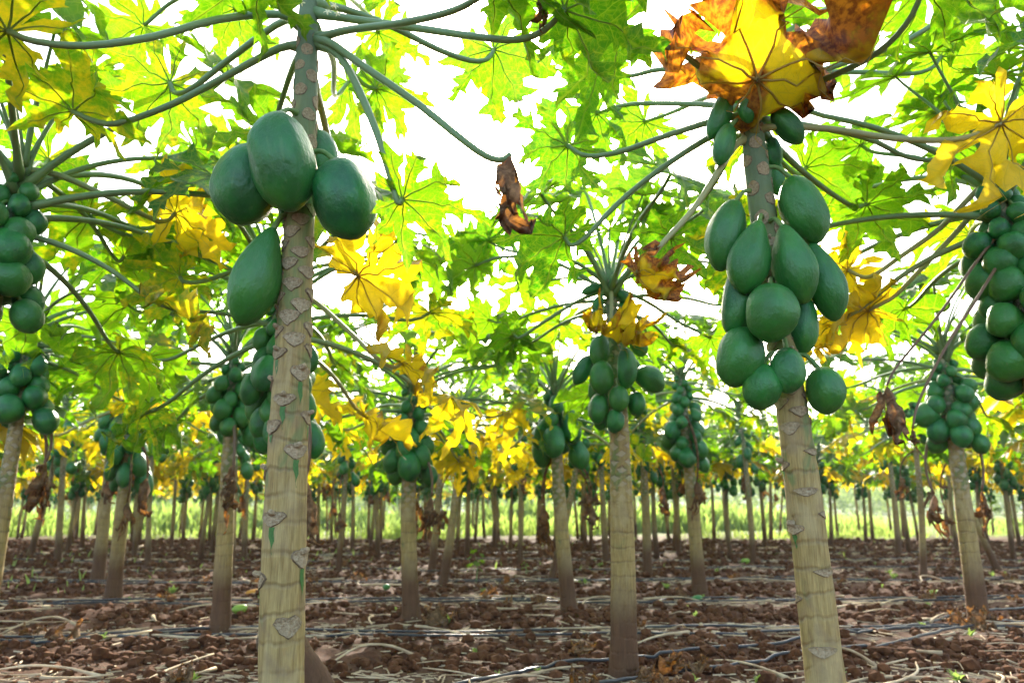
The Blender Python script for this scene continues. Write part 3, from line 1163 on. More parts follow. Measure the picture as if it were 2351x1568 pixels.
def build_ground():
    ys = [-60.0, -20, -8, -3, -1, 0.4]
    y = 1.0
    while y < 900:
        ys.append(y)
        y *= 1.0125 if y < 12 else (1.02 if y < 40 else 1.12)
    ys.append(1000.0)
    ys = np.array(ys)
    nx = 340
    t = np.linspace(-1, 1, nx)
    t = np.sign(t) * np.abs(t) ** 1.15
    X, Y = [], []
    for v in ys:
        half = max(3.2, abs(v) * 0.95 + 1.2) if v > 0.5 else 60.0
        half = half if v < 40 else v * 1.6
        X.append(t * half)
        Y.append(np.full(nx, v))
    X = np.array(X)
    Y = np.array(Y)
    # close the sheet to the sides with far columns
    side = np.maximum(np.abs(X[:, -1]) * 3, 70)[:, None]
    X = np.hstack([-side, X, side])
    Y = np.hstack([Y[:, :1], Y, Y[:, :1]])
    Z = gheight(X, Y)
    n2 = X.shape[1]
    verts = np.stack([X.ravel(), Y.ravel(), Z.ravel()], 1)
    r, c = np.meshgrid(np.arange(len(ys) - 1), np.arange(n2 - 1), indexing='ij')
    i0 = (r * n2 + c).ravel()
    faces = np.stack([i0, i0 + 1, i0 + 1 + n2, i0 + n2], 1)
    me = bpy.data.meshes.new('ground')
    me.vertices.add(len(verts))
    me.vertices.foreach_set('co', verts.ravel())
    me.loops.add(faces.size)
    me.loops.foreach_set('vertex_index', faces.ravel())
    me.polygons.add(len(faces))
    me.polygons.foreach_set('loop_start', np.arange(0, faces.size, 4))
    me.polygons.foreach_set('use_smooth', np.ones(len(faces), bool))
    me.update(calc_edges=True)
    me.attributes.new('bed', 'FLOAT', 'POINT').data.foreach_set('value', bedf(X.ravel(), Y.ravel()))
    me.materials.append(M['soil'])
    o = link('ground', me)
    tag(o, 'dark reddish brown ploughed soil under the papaya trees', None, None, 'structure')


build_ground()

# lumpy clods broken from the soil: nobody could count them
ICO_V, ICO_F = None, None


def ico():
    ph = (1 + 5 ** 0.5) / 2
    v = np.array([(-1, ph, 0), (1, ph, 0), (-1, -ph, 0), (1, -ph, 0), (0, -1, ph), (0, 1, ph), (0, -1, -ph), (0, 1, -ph),
                  (ph, 0, -1), (ph, 0, 1), (-ph, 0, -1), (-ph, 0, 1)], float)
    v /= np.linalg.norm(v[0])
    f = np.array([(0, 11, 5), (0, 5, 1), (0, 1, 7), (0, 7, 10), (0, 10, 11), (1, 5, 9), (5, 11, 4), (11, 10, 2), (10, 7, 6), (7, 1, 8),
                  (3, 9, 4), (3, 4, 2), (3, 2, 6), (3, 6, 8), (3, 8, 9), (4, 9, 5), (2, 4, 11), (6, 2, 10), (8, 6, 7), (9, 8, 1)])
    return v, f


def stuff_mesh(name, verts, faces, mat, label, smooth=True):
    nf, k = faces.shape
    me = bpy.data.meshes.new(name)
    me.vertices.add(len(verts))
    me.vertices.foreach_set('co', np.ascontiguousarray(verts, dtype=np.float32).ravel())
    me.loops.add(faces.size)
    me.loops.foreach_set('vertex_index', np.ascontiguousarray(faces, dtype=np.int32).ravel())
    me.polygons.add(nf)
    me.polygons.foreach_set('loop_start', np.arange(0, faces.size, k, dtype=np.int32))
    me.polygons.foreach_set('use_smooth', np.full(nf, smooth))
    me.update(calc_edges=True)
    me.materials.append(mat)
    o = link(name, me)
    tag(o, label, None, None, 'stuff')
    return o


def build_clods():
    rs = np.random.RandomState(3)
    n = 110000
    y = 2.6 + 18 * rs.rand(n) ** 1.55
    x = (rs.rand(n) * 2 - 1) * (y * 0.75 + 0.6)
    keep = rs.rand(n) > bedf(x, y) * 0.9
    clump = vnoise(x * 2.1, y * 2.1 + 40)
    keep &= clump > 0.22
    x, y = x[keep][:36000], y[keep][:36000]
    n = len(x)
    s = (0.009 + 0.042 * rs.rand(n) ** 3.0) * np.clip(y / 9.0, 1.0, 2.2)
    v, f = ico()
    J = 1 + 0.30 * (rs.rand(n, 12, 1) - 0.5)
    V = v[None] * J * s[:, None, None] * (1 + 0.5 * (rs.rand(n, 1, 3) - 0.5))
    V[:, :, 2] *= 0.8
    V += np.stack([x, y, gheight(x, y) + s * 0.25], 1)[:, None, :]
    F = f[None] + (np.arange(n) * 12)[:, None, None]
    stuff_mesh('soil_clods', V.reshape(-1, 3), F.reshape(-1, 3), M['clod'], 'loose crumbly clods of dark brown soil between the tree rows', False)


build_clods()


def build_chaff():
    rs = np.random.RandomState(5)
    n = 27000
    y = 2.2 + 18 * rs.rand(n) ** 1.5
    x = (rs.rand(n) * 2 - 1) * (y * 0.75 + 0.6)
    keep = rs.rand(n) < 0.06 + bedf(x, y) ** 2 * 0.9
    x, y = x[keep], y[keep]
    n = len(x)
    L = 0.03 + 0.17 * rs.rand(n) ** 2
    big = np.clip(y / 8.0, 1.0, 3.0)
    L = L * big
    w = (0.0015 + 0.004 * rs.rand(n)) * big
    a = rs.rand(n) * 3.14
    d = np.stack([np.cos(a), np.sin(a), 0.25 * (rs.rand(n) - 0.5)], 1)
    q = np.stack([-np.sin(a), np.cos(a), np.zeros(n)], 1)
    c = np.stack([x, y, gheight(x, y) + 0.010], 1)
    up = np.array([0, 0, 1.0])
    V = np.stack([c - d * L[:, None] / 2 - q * w[:, None], c - d * L[:, None] / 2 + q * w[:, None], c + d * L[:, None] / 2 + q * w[:, None],
                  c + d * L[:, None] / 2 - q * w[:, None], c + up * w[:, None] * 1.2 - d * L[:, None] / 2, c + up * w[:, None] * 1.2 + d * L[:, None] / 2], 1)
    f = np.array([(0, 4, 5, 3), (4, 1, 2, 5), (1, 0, 3, 2)])
    F = f[None] + (np.arange(n) * 6)[:, None, None]
    stuff_mesh('straw_litter', V.reshape(-1, 3), F.reshape(-1, 4), M['straw'], 'fine pale straw scattered over the planting beds', False)


build_chaff()

# ------------------------------------------------------------------ the two near trees
rngA = random.Random(101)
AY = 2.2


def px_tree(rows, Y, label, seed, near=True, **kw):
    pts, rad = [], []
    for x, y, w in rows:
        p = P(x, y, Y)
        pts.append(p)
        rad.append(wpx(w, p) / 2)
    return Tree('papaya_tree', pts, rad, label, None, near, seed, **kw)


A = px_tree([(638, 1975, 108), (645, 1568, 103), (652, 1250, 99), (662, 1000, 89), (675, 760, 77), (685, 560, 68), (694, 380, 60), (701, 220, 54),
             (706, 90, 47), (708, -30, 36), (708, -100, 20)], AY,
            'papaya tree with four huge green fruits and a thick pale trunk covered in heart-shaped scars', 1, sides=40, step=0.010, ring=0.0)


def zA(y, t=A, Y=AY, x=680):
    return P(x, y, Y).z


A.scars(spiral_scars(A, [(zA(1640), zA(1000), 0.058, 'heart'), (zA(1000), zA(800), 0.026, 'heart'), (zA(800), zA(480), 0.0125, 'shield'),
                         (zA(480), zA(80), 0.0175, 'oval')], rngA))
for t_, b_, w_, Y_, k_ in [((633, 262), (670, 480), 148, 2.08, 'long'), ((590, 335), (545, 512), 150, 2.17, 'long'), ((772, 368), (815, 545), 142, 2.13, 'long'),
                           ((628, 522), (553, 744), 112, 2.15, 'pear'), ((728, 300), (745, 420), 85, 2.30, 'long'), ((660, 440), (665, 520), 50, 2.28, 'round')]:
    A.fruit_px(t_, b_, w_, Y_, k_)

G1 = (0.10, 0.55, 0, 1)
# stalk pixels with depth, blade radius, blade kind, index, yaw, tilt, face, colour
PI = math.pi


def leaves(tree, rows):
    for path, R, kind, k, yaw, tilt, face, colr in rows:
        R *= 0.9 if kind in ('mid', 'flat', 'low') else 1.0
        pts = path
        o = tree.leaf_px(pts, R, BL[kind][k % len(BL[kind])], 0, 0, 0, colr, 0.0065 if kind == 'dead' and colr[2] == 1 else 0.0135)
        bm = o.matrix_basis.copy()
        loc = bm.to_translation()
        m = Matrix.Translation(loc) @ Matrix.Rotation(-face, 4, 'X') @ Matrix.Rotation(yaw, 4, 'Z') @ Matrix.Rotation(tilt, 4, 'Y') @ Matrix.Scale(R, 4)
        o.matrix_basis = m
        o.children[0].matrix_parent_inverse = m.inverted()


leaves(A, [
    ([(690, 60, 2.2), (640, 34, 2.15), (500, 46, 2.05), (350, 86, 1.95), (200, 106, 1.87), (80, 96, 1.8), (18, 72, 1.78)], 0.40, 'flat', 0, -2.3, 0.25, 0.55, (0.38, 0.9, 0.0, 1)),
    ([(690, 108, 2.2), (640, 112, 2.2), (500, 186, 2.25), (390, 242, 2.25), (270, 284, 2.25), (210, 276, 2.25), (168, 256, 2.25)], 0.36, 'flat', 1, -1.2, 0.25, 0.75, (0.30, 0.8, 0.05, 1)),
    ([(690, 60, 2.2), (645, 52, 2.25), (520, 142, 2.4), (440, 204, 2.45), (402, 214, 2.5), (390, 190, 2.5)], 0.36, 'mid', 2, 2.4, 0.15, 0.85, (0.22, 0.8, 0.0, 1)),
    ([(725, 90, 2.2), (800, 70, 2.1), (920, 54, 1.95), (1050, 22, 1.85), (1150, -40, 1.8)], 0.36, 'flat', 3, -0.2, 0.2, 0.3, G1),
    ([(725, 30, 2.2), (800, 44, 2.15), (960, 66, 2.1), (1100, 86, 2.0), (1190, 92, 1.95), (1250, 70, 1.92), (1297, 22, 1.9)], 0.36, 'flat', 4, -0.5, 0.3, 0.6, (0.12, 0.25, 0.0, 1)),
    ([(725, 10, 2.2), (790, 22, 2.3), (900, 62, 2.4), (1000, 112, 2.5), (1080, 140, 2.55), (1120, 136, 2.58), (1134, 115, 2.6)], 0.35, 'mid', 3, 0.9, 0.3, 0.8, (0.15, 0.5, 0.0, 1)),
    ([(722, 92, 2.2), (760, 100, 2.15), (830, 150, 2.1), (950, 232, 2.05), (1050, 312, 2.0), (1110, 356, 2.0), (1150, 368, 2.0), (1172, 354, 2.0)], 0.33, 'dead', 0, -0.2, 0.1, 0.2, (0.1, .5, 0, 1)),
    ([(726, 100, 2.2), (780, 130, 2.15), (830, 220, 2.1), (870, 320, 2.05), (900, 420, 2.05), (914, 466, 2.05), (924, 458, 2.05)], 0.27, 'mid', 4, 0.15, 0.0, 0.75, (0.20, 0.6, 0.03, 1)),
    ([(718, 190, 2.25), (740, 260, 2.4), (765, 380, 2.6), (795, 540, 2.7), (806, 600, 2.7), (822, 634, 2.7)], 0.36, 'yel', 0, -0.35, 0.25, 0.95, (0.95, 0.5, 0.14, 1)),
    ([(696, 120, 2.2), (680, 140, 2.3), (660, 190, 2.45), (635, 270, 2.6), (625, 300, 2.65)], 0.28, 'mid', 5, 2.4, 0.2, 0.7, G1),
    ([(700, 70, 2.2), (660, 20, 2.1), (600, -60, 1.95)], 0.34, 'flat', 5, 2.6, 0.1, 0.2, G1),
    ([(720, 60, 2.2), (765, 140, 2.5), (768, 220, 2.9), (800, 190, 3.1)], 0.32, 'mid', 1, 0.8, 0.2, 0.8, G1),
    ([(712, 0, 2.2), (720, -60, 2.25), (800, -120, 2.5)], 0.30, 'mid', 0, 1.2, 0.1, 0.4, G1),
    ([(700, 0, 2.2), (690, -60, 2.3), (560, -60, 2.7), (540, 20, 2.85)], 0.34, 'mid', 2, 2.2, 0.1, 0.6, G1),
    ([(705, 20, 2.2), (690, -40, 2.5), (430, -10, 3.0), (330, 60, 3.1)], 0.36, 'flat', 2, 2.8, 0.2, 0.7, (0.1, .9, 0, 1)),
])

BY = 2.6
B = px_tree([(1925, 1830, 93), (1896, 1568, 88), (1866, 1310, 82), (1838, 1080, 75), (1812, 900, 67), (1785, 720, 62), (1758, 540, 60), (1742, 420, 57), (1730, 320, 50),
             (1722, 240, 40), (1720, 175, 22)], BY,
            'papaya tree with a long bunch of dark fruits under a curled orange-brown leaf', 2, sides=36, step=0.012, ring=0.0)
zB = lambda y: P(1780, y, BY).z
B.scars(spiral_scars(B, [(zB(1600), zB(1180), 0.075, 'wide'), (zB(1180), zB(980), 0.042, 'wide'), (zB(980), zB(560), 0.016, 'shield'), (zB(560), zB(290), 0.022, 'oval')], random.Random(8)))
for t_, b_, w_, Y_, k_ in [((1688, 460), (1652, 620), 84, 2.55, 'long'), ((1815, 405), (1876, 557), 98, 2.55, 'long'), ((1744, 506), (1708, 672), 96, 2.46, 'pear'),
                           ((1797, 516), (1846, 695), 100, 2.46, 'pear'), ((1862, 556), (1918, 734), 84, 2.56, 'pear'), ((1700, 612), (1682, 772), 76, 2.54, 'long'),
                           ((1768, 652), (1768, 784), 118, 2.42, 'round'), ((1838, 672), (1843, 812), 72, 2.58, 'long'), ((1712, 752), (1680, 886), 106, 2.52, 'round'),
                           ((1750, 834), (1742, 940), 88, 2.50, 'round'), ((1806, 798), (1808, 902), 78, 2.47, 'round'), ((1880, 842), (1902, 950), 86, 2.55, 'round'),
                           ((1668, 218), (1632, 318), 50, 2.55, 'long'), ((1676, 285), (1650, 378), 48, 2.5, 'long'), ((1722, 216), (1718, 282), 42, 2.5, 'long'),
                           ((1776, 250), (1840, 328), 56, 2.55, 'long'), ((1772, 316), (1780, 388), 42, 2.66, 'long'), ((1782, 372), (1786, 448), 38, 2.68, 'long'),
                           ((1790, 190), (1820, 160), 40, 2.75, 'long')]:
    B.fruit_px(t_, b_, w_, Y_, k_)
leaves(B, [
    ([(1732, 300, 2.57), (1738, 262, 2.50), (1744, 215, 2.44), (1738, 183, 2.40)], 0.52, 'crisp', 0, -1.4, -0.1, 0.55, (1.0, 0.5, 0.66, 1)),
    ([(1735, 300, 2.6), (1780, 292, 2.55), (1900, 296, 2.5), (2050, 318, 2.4), (2180, 322, 2.32), (2255, 304, 2.3), (2298, 282, 2.28)], 0.34, 'yel', 1, 1.9, 0.1, 0.9, (0.80, 0.5, 0.03, 1)),
    ([(1735, 260, 2.6), (1790, 228, 2.55), (1900, 180, 2.4), (2010, 125, 2.3), (2085, 50, 2.2), (2130, -50, 2.1)], 0.38, 'flat', 2, 0.2, 0.2, 0.3, G1),
    ([(1735, 235, 2.6), (1790, 205, 2.6), (1900, 158, 2.6), (2050, 108, 2.6), (2160, 45, 2.6), (2270, -40, 2.6)], 0.38, 'flat', 3, 0.3, 0.2, 0.6, G1),
    ([(1735, 215, 2.6), (1800, 172, 2.8), (1960, 166, 3.0), (2090, 170, 3.1), (2140, 156, 3.1), (2160, 132, 3.1)], 0.40, 'flat', 1, 0.6, 0.2, 0.85, (0.1, .7, 0, 1)),
    ([(1735, 275, 2.62), (1840, 286, 2.75), (1990, 318, 2.85), (2080, 360, 2.9), (2150, 366, 2.92), (2195, 335, 2.95)], 0.36, 'flat', 5, 0.1, 0.3, 0.8, G1),
    ([(1715, 265, 2.6), (1650, 275, 2.6), (1530, 312, 2.65), (1420, 350, 2.7), (1345, 358, 2.72), (1303, 335, 2.75)], 0.33, 'flat', 0, 2.3, 0.2, 0.9, (0.05, .1, 0, 1)),  # this leaf and the next: shadow near the sun coloured in as dark green
    ([(1715, 285, 2.62), (1640, 310, 2.7), (1540, 372, 2.75), (1450, 440, 2.8), (1390, 496, 2.8), (1345, 545, 2.8), (1312, 564, 2.8), (1296, 545, 2.8)], 0.36, 'mid', 3, 2.7, 0.2, 0.45, (0.0, .0, 0, 1)),
    ([(1712, 320, 2.6), (1680, 345, 2.55), (1600, 470, 2.5), (1520, 560, 2.45), (1462, 628, 2.45)], 0.19, 'crisp', 1, 0.4, 0.9, 0.2, (1.0, .4, 0.66, 1)),
    ([(1712, 300, 2.6), (1690, 320, 2.7), (1640, 420, 2.9), (1560, 520, 3.1), (1540, 545, 3.1)], 0.33, 'low', 2, 2.2, 0.3, 0.5, (0.05, .1, 0, 1)),
    ([(1710, 230, 2.6), (1660, 200, 2.5), (1560, 120, 2.4), (1470, 95, 2.35), (1420, 60, 2.3)], 0.36, 'flat', 4, 2.9, 0.15, 0.5, (0.05, .3, 0, 1)),
    ([(1708, 210, 2.6), (1650, 170, 2.7), (1520, 160, 2.9), (1440, 175, 3.0), (1380, 150, 3.0)], 0.38, 'flat', 2, 2.6, 0.2, 0.85, (0.05, .3, 0, 1)),
    ([(1718, 190, 2.6), (1712, 120, 2.7), (1705, 20, 2.9), (1700, -20, 3.0)], 0.36, 'mid', 0, 1.4, 0.1, 0.6, G1),
    ([(1725, 190, 2.6), (1760, 110, 2.7), (1900, 20, 3.0), (1960, 30, 3.1)], 0.40, 'flat', 4, 0.9, 0.2, 0.7, G1),
    ([(1740, 330, 2.6), (1790, 370, 2.75), (1830, 400, 2.9), (1850, 385, 3.0)], 0.34, 'flat', 3, 0.5, 0.2, 0.8, (0.1, .6, 0, 1)),
    ([(1722, 180, 2.6), (1728, 120, 2.62), (1780, 40, 2.8)], 0.28, 'up', 1, 0.8, 0.1, 0.5, G1),
])


# small flowers at the top of the first tree
def flower_mesh():
    vs, fs = [], []
    for k in range(5):
        a = 2 * math.pi * k / 5
        ca, sa = math.cos(a), math.sin(a)
        b = len(vs)
        for r, w, z in ((0.0, 0.12, 0), (0.5, 0.22, 0.18), (0.95, 0.16, 0.05), (1.15, 0.02, -0.12)):
            for q in (-1, 1):
                vs.append(Vector((r * ca - q * w * sa, r * sa + q * w * ca, z)))
        for i in range(3):
            c = b + 2 * i
            fs.append((c, c + 2, c + 3, c + 1))
    tv, tf = tube_geo([Vector((0, 0, 0.05)), Vector((0, 0, -0.5)), Vector((0, 0, -1.0))], [0.18, 0.20, 0.10], 6)
    b = len(vs)
    vs += tv
    fs += [tuple(b + i for i in f) for f in tf]
    return new_mesh('flower', vs, fs, [M['flower']])


FL = flower_mesh()
for (x, y, Yq, s, rx, rz) in [(752, 28, 2.12, 0.012, 1.2, 0.3), (768, 14, 2.12, 0.013, 0.9, 1.2), (775, 32, 2.13, 0.010, 1.5, 2.0), (692, 6, 2.13, 0.011, 1.0, 2.6)]:
    link('flower', FL, A.root, Matrix.Translation(P(x, y, Yq) - A.base) @ Matrix.Rotation(rz, 4, 'Y') @ Matrix.Rotation(rx, 4, 'X') @ Matrix.Scale(s, 4))


# ------------------------------------------------------------------ named trees further in
def base_tree(bx, by, ax, ay, w, label, seed, Y=None, group=None, bow=0.0, lean_y=0.0, sides=16, step=0.03):
    """tree with its foot at a ground pixel and its top at another"""
    if Y is None:
        b = ground_at(bx, by)
    else:
        b = P(bx, by, Y)
        b.z = 0
    b.z = gz(b.x, b.y) - 0.03
    a = P(ax, ay, b.y + lean_y)
    m1 = b.lerp(a, 0.33) + Vector((bow, 0, 0))
    m2 = b.lerp(a, 0.67) + Vector((bow, 0, 0))
    r = wpx(w, b) / 2 if w > 1 else w
    rad = [r * 1.03, r * 0.9, r * 0.72, r * 0.36]
    return Tree('papaya_tree', [b, m1, m2, a], rad, label, group, False, seed, sides, step)


def zy(t, y):
    return P(1175, y, t.base.y).z


C = base_tree(1432, 1545, 1400, 645, 62, 'papaya tree with slender neck above a tight heap of oval fruits', 11, bow=0.02, sides=24, step=0.015)


def zc(x, y):
    return 784 + x / 3.0, 523 + y / 3.0


for tx, ty, bx, by, w, dy, k in [(1720, 880, 1610, 1075, 118, -.02, 'long'), (1790, 735, 1765, 955, 140, -.10, 'long'), (1800, 915, 1785, 1145, 165, -.14, 'long'),
                                 (1955, 825, 1960, 1105, 138, -.14, 'long'), (2020, 985, 2215, 1110, 170, -.06, 'long'), (2010, 730, 2080, 885, 115, -.02, 'long'),
                                 (1740, 1050, 1735, 1190, 90, .02, 'long'), (1785, 1135, 1765, 1350, 140, -.08, 'long'), (1905, 1085, 1912, 1265, 135, -.15, 'round'),
                                 (2025, 1125, 2035, 1300, 120, -.06, 'round'), (1885, 1245, 1875, 1412, 122, -.12, 'round'), (1790, 1290, 1780, 1395, 90, -.02, 'round'),
                                 (1795, 400, 1655, 450, 70, .0, 'long'), (1795, 455, 1750, 590, 80, -.04, 'pear'), (1765, 545, 1740, 695, 85, -.04, 'long'),
                                 (1905, 430, 1975, 520, 70, -.02, 'long'), (1925, 510, 1965, 620, 70, .0, 'long'), (1868, 340, 1872, 405, 52, -.05, 'round'),
                                 (1960, 880, 2050, 1000, 90, .12, 'long'), (1850, 1000, 1840, 1180, 90, .10, 'long')]:
    tp, bt = zc(tx, ty), zc(bx, by)
    C.fruit_px(tp, bt, w / 3.0, C.base.y + dy, k)
C.crown(26, 1.05, 0.4, 0.15, 0, step=0.008)
leaves(C, [
    ([(1402, 660, C.base.y), (1404, 690, C.base.y - .08), (1402, 760, C.base.y - .17)], 0.27, 'crisp', 2, -1.2, 0.9, 0.0, (0.9, .5, 0.30, 1)),
    ([(1395, 665, C.base.y), (1330, 690, C.base.y + .1), (1240, 745, C.base.y + .1), (1195, 775, C.base.y + .1), (1180, 770, C.base.y + .1)], 0.36, 'flat', 0, 3.0, 0.2, 0.4, (0.1, .3, 0, 1)),
    ([(1410, 660, C.base.y), (1480, 690, C.base.y + .1), (1560, 740, C.base.y + .2), (1630, 775, C.base.y + .2)], 0.36, 'low', 0, 0.2, 0.2, 0.5, (0.2, .6, 0, 1)),
])

kinds_r, kinds_l, kinds_o = ['round'], ['long', 'pear'], ['long', 'round', 'pear']


def full_tree(bx, by, ax, ay, w, label, seed, f0, f1, n, Lpx, asp, kinds, leaves_n=38, Y=None, bow=0.0, old=0.3, dead=2, size=1.0, lean_y=0.0, group=None):
    t = base_tree(bx, by, ax, ay, w, label, seed, Y, group, bow, lean_y)
    t.cluster(zy(t, f0), zy(t, f1), n, wpx(Lpx, P(bx, by, t.base.y)), asp, kinds, t.base.y < 6.2)
    t.crown(leaves_n, size * 1.1, None, old * 0.75, dead, step=0.011)
    return t


TN = px_tree([(757, 1640, 70), (727, 1568, 66), (666, 1455, 60), (652, 1300, 56), (648, 1050, 50), (645, 820, 42), (640, 640, 22)], 3.75,
             'papaya tree bent behind the thick scarred trunk, many fruits hugging its stem', 21, near=False, sides=18, step=0.03)
TN.cluster(zy(TN, 1010), zy(TN, 700), 36, wpx(92, TN.base), 0.68, kinds_o, True)
TN.crown(30, 1.1, None, 0.2, 1, step=0.011)
TD = full_tree(-260, 1700, 60, 360, 70, 'papaya tree at the orchard edge loaded with big round pale-shouldered fruits', 22, 720, 420, 24, 108, 0.88, kinds_r, 32, Y=2.75, dead=0)
TL = full_tree(2540, 1700, 2278, 375, 74, 'papaya tree with large ball-shaped fruits packed up its stem', 23, 880, 420, 46, 108, 0.92, kinds_r, 32, Y=2.95, dead=0)
full_tree(-45, 1500, 78, 715, 44, 'papaya tree with crumpled straw-coloured leaf hanging among round fruits', 24, 965, 750, 24, 66, 0.85, kinds_r, 32, Y=5.2, dead=3)
full_tree(505, 1455, 540, 770, 42, 'papaya tree with brown ringed foot beside the yellow-green fallen fruit', 25, 1000, 830, 24, 56, 0.80, kinds_r, 38)
full_tree(945, 1428, 950, 850, 40, 'papaya tree with two tiers of oval fruits above a heap of dry leaves', 26, 1090, 900, 26, 64, 0.72, kinds_o, 38, bow=-0.03)
full_tree(258, 1382, 315, 850, 34, 'papaya tree leaning over with one pointed fruit dangling lowest', 27, 1110, 950, 20, 66, 0.56, kinds_l, 38)
full_tree(225, 1332, 270, 880, 28, 'dark-footed papaya tree standing beside the leaning tree with dangling fruit', 28, 1030, 930, 12, 60, 0.5, kinds_l, 38)
full_tree(1308, 1408, 1272, 870, 36, 'papaya tree with a few egg-shaped fruits and a dark brown foot', 29, 1040, 910, 13, 84, 0.62, kinds_l, 38, bow=-0.02)
full_tree(1608, 1367, 1560, 830, 32, 'papaya tree with crowded small fruits and a fallen green fruit at its foot', 30, 1065, 870, 34, 46, 0.75, kinds_o, 38)
full_tree(2250, 1440, 2160, 770, 44, 'papaya tree with many round fruits and pipes at its dark foot', 31, 1020, 830, 28, 58, 0.86, kinds_r, 38)

YL = (0.9, 0.5, 0.06, 1)
leaves(TL, [
    ([(2298, 400, 2.95), (2240, 440, 3.0), (2160, 523, 3.1), (2067, 590, 3.2), (2010, 630, 3.25), (1980, 636, 3.3), (1947, 620, 3.3)], 0.32, 'yel', 2, 2.4, 0.1, 0.8, (0.9, .5, 0.22, 1)),
    ([(2298, 420, 2.95), (2250, 470, 3.0), (2190, 540, 3.1), (2100, 633, 3.2), (2050, 683, 3.25), (1994, 712, 3.3)], 0.36, 'yel', 3, 3.0, 0.2, 0.8, YL),
    ([(2310, 520, 2.95), (2250, 590, 2.9), (2150, 730, 2.85), (2060, 840, 2.85), (2036, 885, 2.85)], 0.32, 'dead', 2, -1.5, 0.0, 0.0, (1, .5, 1, 1)),
    ([(2320, 560, 2.95), (2240, 690, 2.8), (2170, 800, 2.75), (2110, 920, 2.75), (2095, 985, 2.75)], 0.10, 'dead', 1, -1.5, 0.0, 0.0, (1, .5, 1, 1)),
    ([(2300, 390, 2.95), (2230, 400, 3.2), (2130, 440, 3.6), (2050, 470, 3.8), (2030, 455, 3.8)], 0.40, 'flat', 0, 2.6, 0.2, 0.8, (0.1, .5, 0, 1)),
])
leaves(TN, [
    ([(640, 650, TN.base.y), (600, 610, 3.5), (540, 622, 3.4), (470, 645, 3.35), (425, 648, 3.3), (413, 636, 3.3)], 0.33, 'flat', 3, 2.9, 0.2, 0.6, (0.3, .9, 0.05, 1)),
    ([(645, 650, TN.base.y), (720, 690, 3.7), (805, 765, 3.6), (870, 826, 3.5), (905, 843, 3.5), (922, 834, 3.5)], 0.28, 'yel', 0, -0.4, 0.4, 0.5, (1.0, .5, 0.25, 1)),
    ([(645, 640, TN.base.y), (740, 610, 4.0), (860, 600, 4.3), (940, 620, 4.4), (960, 600, 4.4)], 0.40, 'flat', 1, 0.3, 0.3, 0.6, (0.1, .7, 0.0, 1)),
])
leaves(TD, [
    ([(34, 390, 2.75), (127, 400, 2.8), (250, 453, 2.9), (350, 503, 3.0), (385, 506, 3.05), (402, 490, 3.05)], 0.34, 'yel', 1, 0.2, 0.3, 0.6, (0.55, .8, 0.05, 1)),
    ([(34, 380, 2.75), (120, 430, 3.0), (200, 500, 3.3), (265, 595, 3.5), (285, 590, 3.5)], 0.38, 'flat', 4, 0.5, 0.3, 0.6, (0.2, .9, 0.0, 1)),
])
leaves(A, [([(712, -60, 2.2), (900, -110, 2.0), (1150, -90, 1.9), (1232, -40, 1.9), (1236, -20, 1.9)], 0.17, 'dead', 3, 0.3, 0.0, 0.0, (1, .5, 1, 1))])

cY = C.base.y
DG = (0.05, 0.15, 0, 1)  # darker green: shade on leaves near the sun put into their colour
leaves(C, [
    ([(1396, 655, cY), (1330, 560, cY + .1), (1250, 505, cY + .2), (1205, 492, cY + .2)], 0.38, 'flat', 0, 2.8, 0.2, 0.6, DG),
    ([(1400, 650, cY), (1375, 540, cY + .2), (1350, 455, cY + .4), (1335, 432, cY + .4)], 0.38, 'mid', 1, 2.2, 0.2, 0.7, (0.1, .5, 0, 1)),
    ([(1404, 650, cY), (1460, 560, cY + .2), (1520, 505, cY + .3), (1545, 490, cY + .3)], 0.38, 'flat', 3, 0.5, 0.2, 0.7, (0.1, .4, 0, 1)),
    ([(1398, 655, cY), (1300, 595, cY - .1), (1160, 590, cY - .1), (1090, 610, cY - .1)], 0.36, 'flat', 2, 3.0, 0.25, 0.5, (0.15, .8, 0, 1)),
    ([(1402, 645, cY), (1420, 540, cY + .4), (1435, 445, cY + .7), (1440, 420, cY + .7)], 0.40, 'mid', 3, 1.4, 0.2, 0.7, DG),
    ([(1402, 655, cY), (1490, 620, cY), (1600, 600, cY + .1), (1660, 615, cY + .1)], 0.38, 'flat', 5, 0.1, 0.25, 0.5, (0.15, .7, 0, 1)),
])
leaves(TN, [
    ([(645, 650, TN.base.y), (780, 560, 4.1), (940, 535, 4.5), (1040, 560, 4.6)], 0.42, 'flat', 3, 0.2, 0.2, 0.5, (0.15, .7, 0, 1)),
    ([(645, 645, TN.base.y), (720, 540, 4.0), (820, 470, 4.3), (880, 480, 4.4)], 0.38, 'mid', 2, 0.4, 0.2, 0.6, (0.1, .6, 0, 1)),
    ([(640, 645, TN.base.y), (560, 520, 4.0), (470, 430, 4.3), (430, 400, 4.4)], 0.40, 'flat', 4, 2.8, 0.2, 0.6, (0.2, .9, 0, 1)),
    ([(640, 645, TN.base.y), (600, 500, 4.2), (560, 350, 4.6), (545, 330, 4.6)], 0.40, 'mid', 5, 2.0, 0.2, 0.7, (0.2, .9, 0, 1)),
])
leaves(A, [
    ([(716, 70, 2.2), (770, 120, 2.5), (830, 190, 2.9), (862, 205, 3.0)], 0.33, 'mid', 2, 0.3, 0.2, 0.8, (0.2, .8, 0, 1)),
    ([(712, 10, 2.2), (760, -30, 2.5), (840, 30, 3.0), (868, 75, 3.2)], 0.32, 'mid', 4, 0.4, 0.2, 0.7, (0.2, .8, 0, 1)),
])
